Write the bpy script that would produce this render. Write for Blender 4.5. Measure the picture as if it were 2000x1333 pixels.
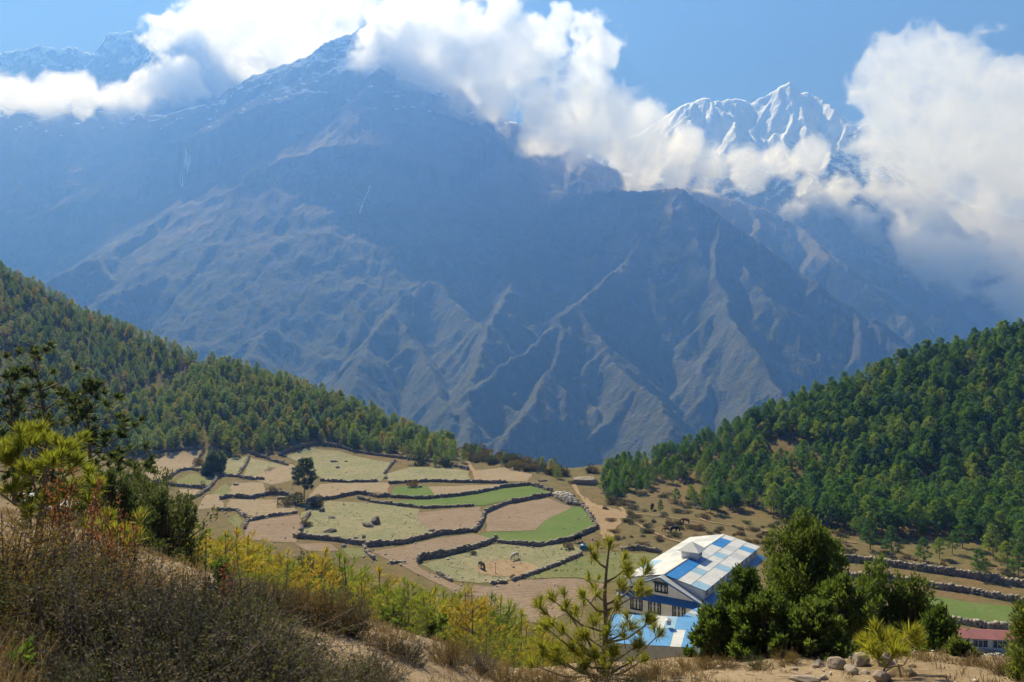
import bpy, bmesh, math, random
import numpy as np
import openvdb as vdb
from mathutils import Vector, Matrix

for _o in list(bpy.data.objects): bpy.data.objects.remove(_o)
SC = bpy.context.scene
COL = SC.collection

# ------------------------------------------------------------------ camera
F = 1556.0                      # focal length in pixels of the 2000 px wide photograph (28 mm lens)
cam_d = bpy.data.cameras.new('camera'); cam = bpy.data.objects.new('camera', cam_d); COL.objects.link(cam)
cam.location = (0, 0, 0); cam.rotation_euler = (math.radians(90), 0, 0)
cam_d.lens = 28.0; cam_d.sensor_width = 36.0; cam_d.clip_start = 0.1; cam_d.clip_end = 40000
cam_d.dof.use_dof = True; cam_d.dof.focus_distance = 160; cam_d.dof.aperture_fstop = 5.0
SC.camera = cam

# ------------------------------------------------------------------ sky, sun, exposure
SUN_EL = math.radians(45); SUN_AZ = math.radians(-24)     # ahead of the camera, a little to the left
w = bpy.data.worlds.new('World'); SC.world = w; w.use_nodes = True
nt = w.node_tree; sk = nt.nodes.new('ShaderNodeTexSky'); sk.sky_type = 'NISHITA'; sk.sun_disc = False
sk.sun_elevation = SUN_EL; sk.sun_rotation = SUN_AZ; sk.altitude = 3900; sk.air_density = 0.5; sk.dust_density = 0.0; sk.ozone_density = 3.0
nt.links.new(sk.outputs[0], nt.nodes['Background'].inputs[0]); nt.nodes['Background'].inputs[1].default_value = 0.06
sun_d = bpy.data.lights.new('sun', 'SUN'); sun_d.energy = 5.0; sun_d.angle = math.radians(0.5); sun_d.color = (1.0, 0.975, 0.94)
sun = bpy.data.objects.new('sun', sun_d); COL.objects.link(sun)
sdir = Vector((math.sin(SUN_AZ)*math.cos(SUN_EL), math.cos(SUN_AZ)*math.cos(SUN_EL), math.sin(SUN_EL)))
sun.rotation_euler = sdir.to_track_quat('Z', 'Y').to_euler(); sun.location = (0, 0, 60)
vs = SC.view_settings; vs.view_transform = 'Standard'; vs.look = 'None'; vs.exposure = 0.45; vs.gamma = 1.0; vs.use_curve_mapping = False
cy = SC.cycles
cy.max_bounces = 14; cy.diffuse_bounces = 3; cy.glossy_bounces = 2; cy.transmission_bounces = 4; cy.volume_bounces = 12
cy.transparent_max_bounces = 64; cy.use_denoising = True; cy.sample_clamp_indirect = 6.0
cy.caustics_reflective = False; cy.caustics_refractive = False

# ------------------------------------------------------------------ helpers
def P(u, v, D):                 # a point of the place from its direction and its own distance
    return ((u-1000.0)/F*D, D, -(v-666.5)/F*D)

rng = np.random.default_rng(7)
_perm = np.concatenate([np.random.default_rng(3).permutation(512)]*3).astype(np.int32)
_g2 = np.random.default_rng(4).normal(size=(512, 2)); _g2 /= np.linalg.norm(_g2, axis=1)[:, None]
_v3 = np.random.default_rng(5).uniform(-1, 1, 512)
def noise2(x, y, seed=0):
    xi = np.floor(x).astype(np.int32); yi = np.floor(y).astype(np.int32); xf = x-xi; yf = y-yi
    sx = xf*xf*xf*(xf*(xf*6-15)+10); sy = yf*yf*yf*(yf*(yf*6-15)+10)
    def g(i, j):
        h = _perm[(_perm[(xi+i+seed*37) & 511] + yi+j) & 511]
        return _g2[h, 0]*(xf-i) + _g2[h, 1]*(yf-j)
    a = g(0, 0); b = g(1, 0); c = g(0, 1); d = g(1, 1)
    return 1.5*((a+(b-a)*sx)*(1-sy) + (c+(d-c)*sx)*sy)
def fbm2(x, y, octv=5, seed=0, gain=0.5, ridged=False):
    s = 0; a = 1.0; f = 1.0; n = 0
    for o in range(octv):
        v = noise2(x*f+o*17.3, y*f-o*9.1, seed+o)
        if ridged: v = 1-2*np.abs(v)
        s = s+a*v; n += a; a *= gain; f *= 2.03
    return s/n
def noise3(x, y, z, seed=0):
    xi = np.floor(x).astype(np.int32); yi = np.floor(y).astype(np.int32); zi = np.floor(z).astype(np.int32)
    xf = (x-xi).astype(np.float32); yf = (y-yi).astype(np.float32); zf = (z-zi).astype(np.float32)
    xf = xf*xf*(3-2*xf); yf = yf*yf*(3-2*yf); zf = zf*zf*(3-2*zf); r = 0
    v3 = _v3.astype(np.float32)
    for i in (0, 1):
        hx = _perm[(xi+i+seed*37) & 511]; wx = xf if i else 1-xf
        for j in (0, 1):
            hy = _perm[(hx+yi+j) & 511]; wy = wx*(yf if j else 1-yf)
            for k in (0, 1):
                r = r + v3[_perm[(hy+zi+k) & 511]]*(wy*(zf if k else 1-zf))
    return r

def mesh_obj(name, verts, faces, mat=None, parent=None, smooth=False, mats=None, mat_index=None):
    me = bpy.data.meshes.new(name); verts = np.asarray(verts, dtype=np.float32)
    if isinstance(faces, np.ndarray):
        k = faces.shape[1]; nf = len(faces)
        me.vertices.add(len(verts)); me.vertices.foreach_set('co', verts.ravel())
        me.loops.add(nf*k); me.loops.foreach_set('vertex_index', faces.astype(np.int32).ravel())
        me.polygons.add(nf); me.polygons.foreach_set('loop_start', np.arange(0, nf*k, k, dtype=np.int32))
        me.update(calc_edges=True)
    else:
        me.from_pydata(verts.tolist(), [], faces)
    if mats:
        for m in mats: me.materials.append(m)
        if mat_index is not None: me.polygons.foreach_set('material_index', np.asarray(mat_index, dtype=np.int32))
    elif mat: me.materials.append(mat)
    if smooth: me.polygons.foreach_set('use_smooth', np.ones(len(me.polygons), dtype=bool))
    o = bpy.data.objects.new(name, me); COL.objects.link(o)
    if parent: o.parent = parent
    return o
def empty(name, loc=(0, 0, 0), rz=0.0):
    o = bpy.data.objects.new(name, None); o.empty_display_size = 0.1; COL.objects.link(o)
    o.location = loc; o.rotation_euler = (0, 0, rz); return o
def tag(o, label=None, cat=None, group=None, kind=None):
    if label: o['label'] = label
    if cat: o['category'] = cat
    if group: o['group'] = group
    if kind: o['kind'] = kind
    return o
def copy_tree(o, parent=None):
    c = o.copy(); COL.objects.link(c)
    if parent: c.parent = parent
    for ch in o.children: copy_tree(ch, c)
    return c
def grid_faces(nu, nv):
    i = np.arange(nu-1)[None, :] + np.arange(nv-1)[:, None]*nu
    return np.stack([i, i+1, i+1+nu, i+nu], -1).reshape(-1, 4)

class N:                        # small node-tree writer
    def __init__(s, name):
        s.m = bpy.data.materials.new(name); s.m.use_nodes = True; s.t = s.m.node_tree; s.t.nodes.clear()
        s.out = s.t.nodes.new('ShaderNodeOutputMaterial')
    def n(s, typ, ins=None, **kw):
        nd = s.t.nodes.new('ShaderNode'+typ)
        for k, v in kw.items(): setattr(nd, k, v)
        for k, v in (ins or {}).items():
            if hasattr(v, 'is_linked'): s.t.links.new(v, nd.inputs[k])
            else: nd.inputs[k].default_value = v
        return nd
    def math(s, op, a, b=0.0): return s.n('Math', {0: a, 1: b}, operation=op).outputs[0]
    def mix(s, f, a, b, blend='MIX'):
        nd = s.n('Mix', data_type='RGBA', blend_type=blend)
        for k, v in ((0, f), (6, a), (7, b)):
            if hasattr(v, 'is_linked'): s.t.links.new(v, nd.inputs[k])
            else: nd.inputs[k].default_value = v if k == 0 else tuple(v)+(1,) if len(v) == 3 else v
        return nd.outputs[2]
    def ramp(s, f, lo, hi, a=0.0, b=1.0):
        nd = s.n('MapRange', {0: f, 1: lo, 2: hi, 3: a, 4: b}); nd.clamp = True; return nd.outputs[0]
    def noise(s, scale, detail=4, vec=None, rough=0.55, dist=0.0):
        ins = {'Scale': scale, 'Detail': detail, 'Roughness': rough, 'Distortion': dist}
        if vec is not None: ins['Vector'] = vec
        return s.n('TexNoise', ins).outputs['Fac']
    def pos(s): return s.n('NewGeometry').outputs['Position']
    def obj(s): return s.n('TexCoord').outputs['Object']
    def scale(s, vec, sc): return s.n('Mapping', {'Vector': vec, 'Scale': sc}).outputs[0]
    def bsdf(s, col, rough=0.9, spec=0.2, normal=None, metal=0.0):
        ins = {'Roughness': rough, 'Specular IOR Level': spec, 'Metallic': metal}
        b = s.n('BsdfPrincipled', ins)
        if hasattr(col, 'is_linked'): s.t.links.new(col, b.inputs['Base Color'])
        else: b.inputs['Base Color'].default_value = tuple(col)+(1,)
        if normal is not None: s.t.links.new(normal, b.inputs['Normal'])
        return b.outputs[0]
    def bump(s, h, strength=0.5, dist=0.1): return s.n('Bump', {'Strength': strength, 'Distance': dist, 'Height': h}).outputs[0]
    def done(s, surf=None, vol=None):
        if surf is not None: s.t.links.new(surf, s.out.inputs[0])
        if vol is not None: s.t.links.new(vol, s.out.inputs[1])
        return s.m
# ------------------------------------------------------------------ mountains (ridge lines with branching spurs)
class Relief:
    def __init__(s, x0, x1, y0, y1, cell, floor):
        s.x0, s.y0, s.c = x0, y0, cell
        s.xs = np.arange(x0, x1, cell); s.ys = np.arange(y0, y1, cell)
        s.H = np.full((len(s.ys), len(s.xs)), floor, dtype=np.float64); s.lines = []
    def ridge(s, pts, slope, R, R0=900.0):
        pts = np.asarray(pts, float)
        for a, b in zip(pts[:-1], pts[1:]):
            xa, xb = min(a[0], b[0])-R, max(a[0], b[0])+R; ya, yb = min(a[1], b[1])-R, max(a[1], b[1])+R
            i0 = max(0, int((xa-s.x0)/s.c)); i1 = min(len(s.xs), int((xb-s.x0)/s.c)+1)
            j0 = max(0, int((ya-s.y0)/s.c)); j1 = min(len(s.ys), int((yb-s.y0)/s.c)+1)
            if i1 <= i0 or j1 <= j0: continue
            X = s.xs[None, i0:i1]; Y = s.ys[j0:j1, None]
            dx, dy = b[0]-a[0], b[1]-a[1]; L2 = dx*dx+dy*dy+1e-6
            t = np.clip(((X-a[0])*dx+(Y-a[1])*dy)/L2, 0, 1)
            d = np.hypot(X-a[0]-t*dx, Y-a[1]-t*dy)
            h = a[2]+t*(b[2]-a[2]) - slope*R0*(1-np.exp(-d/R0))
            sub = s.H[j0:j1, i0:i1]; np.maximum(sub, h, out=sub)
        s.lines.append((pts, slope))
    def at(s, X, Y):
        fx = np.clip((X-s.x0)/s.c, 0, len(s.xs)-1.001); fy = np.clip((Y-s.y0)/s.c, 0, len(s.ys)-1.001)
        i = fx.astype(int); j = fy.astype(int); fx = fx-i; fy = fy-j; H = s.H
        return (H[j, i]*(1-fx)+H[j, i+1]*fx)*(1-fy) + (H[j+1, i]*(1-fx)+H[j+1, i+1]*fx)*fy
    def spurs(s, rnd, lines, spacing, lens, drop, slope, R, R0, spread=0.55):
        out = []
        for pts in lines:
            pts = np.asarray(pts, float); acc = rnd.uniform(0, spacing)
            for a, b in zip(pts[:-1], pts[1:]):
                L = np.hypot(*(b-a)[:2]); 
                if L < 1: continue
                while acc < L:
                    p = a+(b-a)*acc/L; t = (b-a)[:2]/L
                    if b[2] > a[2]: t = -t
                    steep = min(1.0, abs(b[2]-a[2])/L/0.6)
                    for sg in (1, -1):
                        if rnd.random() < 0.15: continue
                        n = np.array([-t[1], t[0]])*sg
                        d = n+t*(0.25+spread*steep*rnd.uniform(0.6, 1.4)); d /= np.hypot(*d)
                        ang = math.atan2(d[1], d[0]); l = rnd.uniform(*lens); k = max(3, int(l/70)); q = p.copy(); q[2] -= 2
                        line = [q.copy()]; dr = drop*rnd.uniform(0.8, 1.15)
                        for _ in range(k):
                            ang += rnd.uniform(-0.28, 0.28); st = l/k
                            q = q+np.array([math.cos(ang)*st, math.sin(ang)*st, -dr*st*rnd.uniform(0.6, 1.4)]); line.append(q.copy())
                        out.append(line)
                    acc += spacing*rnd.uniform(0.6, 1.5)
                acc -= L
        for l in out: s.ridge(l, slope, R, R0)
        return out
    def polar(s, name, u0, u1, nu, d0, d1, nd, fine, mat):
        uu = np.linspace(u0, u1, nu); dd = np.geomspace(d0, d1, nd)
        U, Dm = np.meshgrid(uu, dd); X = (U-1000)/F*Dm; Y = Dm
        wx = 26*fbm2(X/170, Y/170, 3, 21); wy = 26*fbm2(X/170, Y/170, 3, 31)
        Z = s.at(X+wx, Y+wy) + fine(X, Y)
        o = mesh_obj(name, np.stack([X, Y, Z], -1).reshape(-1, 3), grid_faces(nu, nd), mat, smooth=True)
        tag(o, kind='structure'); return o
    def drape(s, x, y):
        x = np.asarray(x, float); y = np.asarray(y, float)
        return s.at(x+26*fbm2(x/170, y/170, 3, 21), y+26*fbm2(x/170, y/170, 3, 31))

rnd = random.Random(11)
M1 = Relief(-3600, 3300, 800, 4600, 8.0, -700)
def R_(*a, k=1.0): return [P(p[0], p[1], p[2]*k) for p in a]
main_ridges = [
    R_((735,42,4032),(800,92,3987),(880,150,3920),(950,215,3864),(1050,262,3808),(1150,312,3752),(1245,358,3696),(1340,368,3651),(1420,388,3584),(1560,442,3528),(1700,510,3416),(1850,600,3304),(1925,648,3248),(2150,760,3136)),
    R_((735,42,4032),(700,62,4054),(640,100,4088),(560,128,4120),(480,158,4120),(400,208,4120),(330,225,4120),(215,222,4180),(150,215,4180),(90,235,4180),(20,215,4180),(-150,190,4180)),
    R_((1245,358,3696),(1180,378,3360),(1105,388,3024),(1200,380,2889),(1330,376,2744)),
    R_((1330,376,2744),(1400,425,2665),(1500,492,2553),(1600,556,2441),(1700,636,2329),(1780,705,2184),(1840,760,2016)),
    R_((1105,388,3024),(1050,470,2744),(1000,560,2464),(955,650,2184),(925,740,1960),(914,800,1792),(912,890,1590)),
    R_((1330,376,2744),(1260,470,2609),(1190,540,2408),(1125,602,2240),(1050,672,2049),(960,735,1904),(922,772,1836)),
    R_((1125,602,2240),(1165,660,2128),(1205,725,1971),(1285,798,1747),(1320,850,1624)),
    R_((1100,630,2161),(1085,720,1971),(1040,790,1792),(1000,850,1657)),
    R_((1400,425,2665),(1400,540,2408),(1440,640,2128),(1500,740,1881),(1560,800,1736)),
    R_((735,42,4032),(735,150,3785),(790,240,3528),(850,330,3304),(900,420,3080),(905,520,2800),(842,552,2598)),
    R_((842,552,2598),(780,592,2419),(735,650,2217),(712,705,2016),(690,760,1848)),
    R_((842,552,2598),(890,598,2430),(950,655,2195)),
    R_((770,625,2352),(830,700,2128),(850,760,1926),(890,830,1724)),
    R_((735,150,3785),(640,170,3696),(560,255,3528),(450,335,3337),(330,420,3080),(200,500,2800),(60,570,2520)),
    R_((560,255,3528),(600,305,3360),(540,395,3136),(430,480,2856),(330,540,2632),(200,590,2408)),
    R_((790,240,3528),(740,330,3304),(690,430,3024),(620,540,2688),(560,620,2408),(495,680,2184),(450,760,1960)),
    R_((640,480,2867),(680,560,2576),(705,630,2329)),
    R_((690,430,3024),(590,470,2912),(470,560,2632),(380,640,2352)),
    R_((400,208,4120),(330,290,3976),(250,350,3752),(120,420,3472),(0,480,3248)),
    R_((150,215,4180),(120,300,4144),(40,360,3920),(-80,420,3640)),
    R_((330,225,4120),(260,260,4180),(200,310,4032)),
    R_((950,215,3864),(1000,330,3528),(1010,420,3248),(985,500,2968)),
    R_((1560,442,3528),(1600,490,3248),(1690,560,2912),(1790,640,2688)),
    R_((1700,510,3416),(1760,570,3192),(1860,650,2968)),
]
for l in main_ridges: M1.ridge(l, 1.15, 2600, 4000)
sp1 = M1.spurs(rnd, main_ridges, 400, (250, 620), 0.86, 1.2, 420, 900, 0.35)
sp2 = M1.spurs(rnd, main_ridges+sp1, 175, (70, 240), 1.0, 1.25, 170, 600, 0.4)
sp3 = M1.spurs(rnd, sp2, 110, (35, 90), 1.02, 1.3, 70, 400, 0.4)

def mountain_mat(name, snow_z, snow_amt, grass=(0.21,0.165,0.12), forest=(0.07,0.085,0.05), rock=(0.13,0.12,0.11), tree_z=700, green=1.0, steep=2.4):
    k = N(name); p = k.pos(); g = k.n('NewGeometry')
    z = k.n('SeparateXYZ', {0: p}).outputs[2]; nz = k.n('SeparateXYZ', {0: g.outputs['Normal']}).outputs[2]
    n1 = k.noise(0.004, 6, p); n2 = k.noise(0.02, 6, p, 0.65); n3 = k.noise(0.09, 4, p, 0.7)
    zz = k.math('ADD', z, k.math('MULTIPLY', k.math('SUBTRACT', n1, 0.5), 900))
    f_for = k.ramp(k.math('ADD', zz, k.math('MULTIPLY', k.math('SUBTRACT', n2, 0.5), 700)), tree_z, tree_z-500)
    c = k.mix(k.math('MULTIPLY', f_for, green), grass, forest)
    c = k.mix(k.ramp(n2, 0.40, 0.66), c, k.mix(0.5, c, (0.135, 0.11, 0.07)))
    c = k.mix(k.ramp(k.math('ADD', nz, k.math('MULTIPLY', k.math('SUBTRACT', n3, 0.5), 0.6)), 0.50, 0.36), c, rock)
    c = k.mix(k.ramp(n3, 0.38, 0.7, 0.0, 0.45), c, k.mix(0.6, c, (0.02, 0.025, 0.015)))
    sn = k.math('ADD', k.math('MULTIPLY', k.math('SUBTRACT', z, snow_z), 0.0016), k.math('MULTIPLY', k.math('SUBTRACT', n2, 0.5), 2.2))
    sn = k.math('ADD', sn, k.math('MULTIPLY', k.math('SUBTRACT', nz, 0.7), steep))
    c = k.mix(k.math('MULTIPLY', k.ramp(sn, 0.5, 0.8), snow_amt), c, (0.82, 0.84, 0.87))
    h = k.math('ADD', k.math('MULTIPLY', n2, 0.7), k.math('MULTIPLY', n3, 0.3))
    return k.done(k.bsdf(c, 0.95, 0.05, k.bump(h, 0.8, 26.0)))
mat_mtn = mountain_mat('mountain_slopes', 960, 0.9)
fine1 = lambda X, Y: 18*fbm2(X/150, Y/150, 4, 5, 0.5, True) + 9*fbm2(X/42, Y/42, 4, 9, 0.62, True)
mountain = M1.polar('mountain', -260, 2260, 900, 850, 4420, 430, fine1, mat_mtn)

# white streams frozen in the gullies
def mhit(u, v):
    t = np.linspace(1200, 4250, 1500); X = (u-1000)/F*t; Z = -(v-666.5)/F*t; G = M1.drape(X, t)+fine1(X, t); i = int(np.argmax(G > Z)); return np.array((X[i], t[i], G[i]))
k = N('stream_ice'); M_ICE = k.done(k.bsdf((0.6, 0.62, 0.64), .5, .3))
for pts in ([(703,418),(706,405),(712,392),(716,380),(722,365)], [(352,366),(362,358),(376,350)]):
    w_ = np.array([mhit(u, v) for u, v in pts]); t = np.linspace(0, len(w_)-1, 10*(len(w_)-1)+1); c = np.stack([np.interp(t, np.arange(len(w_)), w_[:, j]) for j in range(2)], -1); c += 5*np.stack([fbm2(t*1.3, t*0+pts[0][0], 2, 4), fbm2(t*1.3, t*0+3, 2, 6)], -1)
    d = np.gradient(c, axis=0); d /= np.linalg.norm(d, axis=1)[:, None]+1e-9; nn = np.stack([-d[:, 1], d[:, 0]], -1)*(2.4+4.5*fbm2(t*3, t*0+1, 2, 3))[:, None]; V = np.empty((2*len(c), 3)); V[0::2, :2] = c+nn; V[1::2, :2] = c-nn; V[:, 2] = M1.drape(V[:, 0], V[:, 1])+fine1(V[:, 0], V[:, 1])+3.0
    tag(mesh_obj('mountain_stream', V, np.array([[2*j, 2*j+1, 2*j+3, 2*j+2] for j in range(len(c)-1)]), M_ICE, smooth=True), kind='structure')

# jagged rock peaks behind the cloud on the left
M2 = Relief(-4200, 600, 3500, 5400, 9.0, 200)
rk = [R_((-200,130,4800),(-60,118,4820),(0,104,4830),(45,99,4840),(80,87,4850),(112,103,4850),(135,96,4860),(150,97,4860),(178,112,4870),(188,95,4870),(215,66,4880),(235,68,4890),(272,64,4900),(288,76,4900),(298,48,4910),(318,44,4920),(345,38,4930),(366,6,4940),(380,2,4940),(398,14,4945),(425,55,4960),(480,95,4980),(560,120,5000),(640,140,5050),(760,160,5100), k=0.93)]
M2.ridge(rk[0], 2.3, 2200, 9000)
b1 = M2.spurs(rnd, rk, 110, (250, 600), 1.7, 2.4, 300, 900, 0.3); b2 = M2.spurs(rnd, b1, 80, (60, 180), 1.8, 2.4, 130, 700); M2.spurs(rnd, b2, 50, (30, 70), 1.8, 2.4, 50, 400)
mat_rock = mountain_mat('rock_peaks', 850, 0.95, (0.13,0.12,0.11), (0.1,0.1,0.1), (0.12,0.115,0.11), -9000, 0)
fine2 = lambda X, Y: 22*fbm2(X/130, Y/130, 4, 15, 0.55, True) + 9*fbm2(X/40, Y/40, 3, 19, 0.6, True)
peaks = M2.polar('rocky_peaks', -200, 760, 440, 3950, 4640, 110, fine2, mat_rock)

# snow peak and the snow-streaked mountain under it on the right
M3 = Relief(100, 4800, 2700, 5200, 9.0, -600)
sk_ = [R_((1150,300,4800),(1250,262,4800),(1296,228,4800),(1320,215,4800),(1350,199,4800),(1378,192,4800),(1395,197,4805),(1440,196,4810),(1464,204,4810),(1500,184,4810),(1524,168,4800),(1540,162,4800),(1552,172,4800),(1562,184,4800),(1575,179,4800),(1588,190,4810),(1602,205,4820),(1640,260,4850),(1720,330,4900),(1900,420,4900), k=0.9),
       R_((1540,162,4800),(1548,215,4640),(1535,275,4450),(1500,330,4300), k=0.9),
       R_((1378,192,4800),(1368,240,4650),(1350,300,4450), k=0.9),
       R_((1464,204,4810),(1440,255,4650),(1410,320,4450), k=0.9)]
lo_ = [R_((2200,440,3900),(2000,430,3950),(1880,400,4000),(1790,340,4050),(1730,265,4090),(1692,240,4100),(1650,266,4080),(1600,300,4060),(1545,334,4040),(1482,352,4020),(1440,380,4000),(1400,430,3980), k=1.04),
       R_((1692,240,4100),(1680,330,3900),(1720,420,3750),(1760,520,3600), k=1.04),
       R_((1880,400,4000),(1890,430,3880),(1910,480,3700),(1960,560,3550),(2000,640,3450), k=1.04),
       R_((1545,334,4040),(1570,400,3900),(1600,470,3780), k=1.04),
       R_((2100,440,3900),(2080,520,3700),(2060,620,3500), k=1.04)]
for l in sk_: M3.ridge(l, 1.35, 2500, 4000)
for l in lo_: M3.ridge(l, 1.5, 2500, 9000)
c1 = M3.spurs(rnd, sk_, 70, (150, 420), 1.05, 1.6, 260, 500, 0.3); c2 = M3.spurs(rnd, lo_, 150, (200, 500), 1.2, 1.7, 350, 900)
M3.spurs(rnd, c1+c2, 70, (40, 140), 1.0, 1.5, 110, 400)
mat_snow = mountain_mat('snow_mountain', 380, 1.0, (0.17,0.17,0.17), (0.05,0.065,0.055), (0.22,0.22,0.23), 300, 1.0, 0.5)
fine3 = lambda X, Y: 14*fbm2(X/110, Y/110, 4, 25, 0.55, True) + 5*fbm2(X/35, Y/35, 3, 29, 0.6, True)
snowm = M3.polar('snow_mountain', 1130, 2230, 520, 2900, 4600, 190, fine3, mat_snow)
# ------------------------------------------------------------------ clouds: nested shells of even density
def cloud_mat(name, dens, col=(1, 1, 1)):
    k = N(name); v = k.n('VolumePrincipled', {'Color': tuple(col)+(1,), 'Density': dens, 'Anisotropy': 0.45, 'Absorption Color': (1, 1, 1, 1)})
    return k.done(vol=v.outputs[0])
CM = [cloud_mat('cloud_veil', 0.0011), cloud_mat('cloud_rim', 0.0036), cloud_mat('cloud_body', 0.0045), cloud_mat('cloud_core', 0.0045)]
LEV = (-0.11, 0.0, 0.08, 0.22)
def cloud(puffs, label, vox=8.5, seed=0, amp=1.0, levels=LEV, nscale=190.0, flat=1.8):
    c = np.array([P(u, v, D) for u, v, D, r, *_ in puffs]); rr = np.array([p[3]/F*p[2] for p in puffs]); sq = np.array([(p[4] if len(p) > 4 else 1.0) for p in puffs])
    lo = (c-rr[:, None]*1.7).min(0); hi = (c+rr[:, None]*1.7).max(0); n = np.ceil((hi-lo)/vox).astype(int)+1
    ax = [lo[i]+np.arange(n[i])*vox for i in range(3)]
    S = np.full(n, -3.0, np.float32)
    for (cx, cy_, cz), r, q in zip(c, rr, sq):
        sl = tuple(slice(max(0, int((v-r*1.8-lo[i])/vox)), int((v+r*1.8-lo[i])/vox)+2) for i, v in enumerate((cx, cy_, cz)))
        X, Y, Z = np.ix_(ax[0][sl[0]], ax[1][sl[1]], ax[2][sl[2]])
        d = np.sqrt((X-cx)**2+((Y-cy_)*flat)**2+((Z-cz)/q)**2)/r
        np.maximum(S[sl], (1-d).astype(np.float32), out=S[sl])
    m = S > -0.9
    idx = np.nonzero(m); x, y, z = (ax[i][idx[i]] for i in range(3)); a = 1.0; f = 1/nscale; nz = 0; tot = 0
    wq = 40*noise3(x/230, y/230, z/230, seed+50)
    for o in range(5):
        v = noise3((x+wq)*f+o*7.7, (y-wq)*f, (z+wq)*f-o*3.1, seed+o)
        nz = nz+a*(1-2.2*np.abs(v)); tot += a; a *= 0.66; f *= 2.1
    val = np.full(n, -2.0, np.float32); val[m] = S[m] + amp*(nz/tot-0.12)
    for i in range(3):
        for e in (0, -1):
            s_ = [slice(None)]*3; s_[i] = e; val[tuple(s_)] = -2
    V, Q, MI, off = [], [], [], 0
    for li, lv in enumerate(levels):
        g = vdb.FloatGrid(-2.0); g.copyFromArray(val); pts, quads = g.convertToQuads(isovalue=lv)
        if len(pts) == 0: continue
        V.append(pts*vox+lo); Q.append(quads[:, ::-1].astype(np.int64)+off); MI.append(np.full(len(quads), li)); off += len(pts)
    o = mesh_obj('cloud', np.concatenate(V), np.concatenate(Q), mats=CM, mat_index=np.concatenate(MI), smooth=True)
    tag(o, label, 'cloud', 'clouds round the peaks', 'thing'); print('cloud', off); return o

cl_left = [(-120,180,4030,44),(-40,190,4030,40),(30,184,4030,36),(95,192,4030,38),(160,184,4020,36),(225,192,4011,36),(290,186,4005,42),(345,172,4000,50)]
cl_top = [(340,82,4322,48),(390,70,4330,62),(440,45,4338,75),(500,60,4314,85),(560,40,4290,85),(620,30,4322,80),(675,18,4298,58),(470,120,4298,70),(540,95,4298,65),(600,70,4330,55),(400,120,4298,60)]
cl_mid = [(745,70,3729,32),(790,60,3830,60),(720,135,3617,30),(760,120,3684,55),(820,100,3763,75),(870,60,3808,60),(930,70,3785,62),(985,20,3785,34),(900,150,3673,80),(830,170,3617,55),(980,130,3696,80),(960,195,3617,60),(1050,170,3640,62),(1030,95,3696,45),(1100,215,3584,65),(1060,240,3550,52),(1170,240,3550,62),(1160,285,3516,45),(1235,262,3528,58),(1260,310,3494,60),(1330,314,3494,52),(1390,334,3472,49),(1450,322,3472,44),(1320,345,3449,36),(1520,314,3494,35),(1580,305,3528,32),(870,215,3561,40),(1010,60,3729,30)]
cl_wisp = [(1095,40,3696,22,1.6),(1090,85,3696,20,1.6),(1145,60,3696,32),(1165,90,3696,38),(1150,125,3684,30),(1165,160,3673,24,1.4),(1190,205,3651,20)]
cl_right = [(1760,165,3670,70),(1830,165,3670,85),(1890,160,3681,72),(1960,160,3690,75),(2050,170,3701,85),(1760,250,3631,85),(1850,260,3631,110),(1950,270,3631,110),(2060,290,3651,110),(1800,345,3592,90),(1900,370,3592,100),(1990,380,3592,90),(1830,440,3553,70),(1930,460,3553,70),(2020,470,3553,70),(2080,390,3602,90)]
cl_low = [(1545,425,3600,33),(1575,440,3600,41),(1610,420,3600,46),(1650,450,3580,54),(1690,465,3560,46),(1630,385,3610,39),(1745,505,3520,36),(1590,385,3620,33)]
cl_low2 = [(1810,485,3380,49),(1840,520,3380,57),(1852,560,3392,39),(1872,495,3392,44),(1795,450,3380,46)]
cl_low3 = [(1975,590,3380,52),(2010,600,3380,57),(1992,555,3392,46),(1960,500,3380,44),(2005,510,3380,52)]
cloud(cl_left, 'white cloud band lying under the jagged rock peaks', seed=1)
cloud(cl_top, 'large white cloud heaped against the left flank of the summit', seed=2, flat=3.0, levels=LEV[:3])
cloud(cl_mid, 'long white cloud bank trailing down the right summit ridge', seed=3)
cloud(cl_wisp, 'small thin wisp of cloud standing in the blue sky', vox=8.0, seed=4, amp=1.15, nscale=110)
cloud(cl_right, 'huge grey-white cloud beside the snow peak', vox=10.0, seed=5, flat=3.8, levels=LEV[:3])
cloud(cl_low, 'torn low cloud between the dark ridge and the snowy slope', vox=8.0, seed=6, amp=.9, nscale=120)
cloud(cl_low2, 'small ragged cloud below the huge cloud', vox=8.0, seed=7, amp=.9, nscale=120)
cloud(cl_low3, 'ragged cloud above the pine ridge at the picture edge', vox=8.0, seed=8, amp=.9, nscale=120)
# ------------------------------------------------------------------ near terrain: bowl of fields, two wooded hills, the slope we stand on
SKY_ = [(-600,330,450),(-200,420,430),(0,520,410),(160,605,395),(300,662,385),(400,705,376),(430,712,366),(560,742,352),(650,776,346),(780,830,333),(870,868,321),(900,878,312),(1000,907,290),(1100,924,270),(1130,917,268),(1160,905,268),(1200,905,268),(1230,910,266),(1330,872,268),(1400,852,270),(1500,812,275),(1600,776,280),(1700,738,284),(1800,704,287),(1900,675,290),(2000,655,292),(2200,605,300),(2600,520,310)]
_sk = np.array([P(*p) for p in SKY_])
_sx = np.linspace(-480, 480, 961)
def _sm(a, w=9):
    k_ = np.hanning(w+2)[1:-1]; k_ /= k_.sum(); return np.convolve(np.pad(a, w//2, mode='edge'), k_, mode='valid')
_sy = _sm(np.interp(_sx, _sk[:, 0], _sk[:, 1])); _sz = _sm(np.interp(_sx, _sk[:, 0], _sk[:, 2]))
def smax(a, b, k):
    d = np.clip((a-b)/k, -30, 30); return b + k*np.log1p(np.exp(d))
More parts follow.
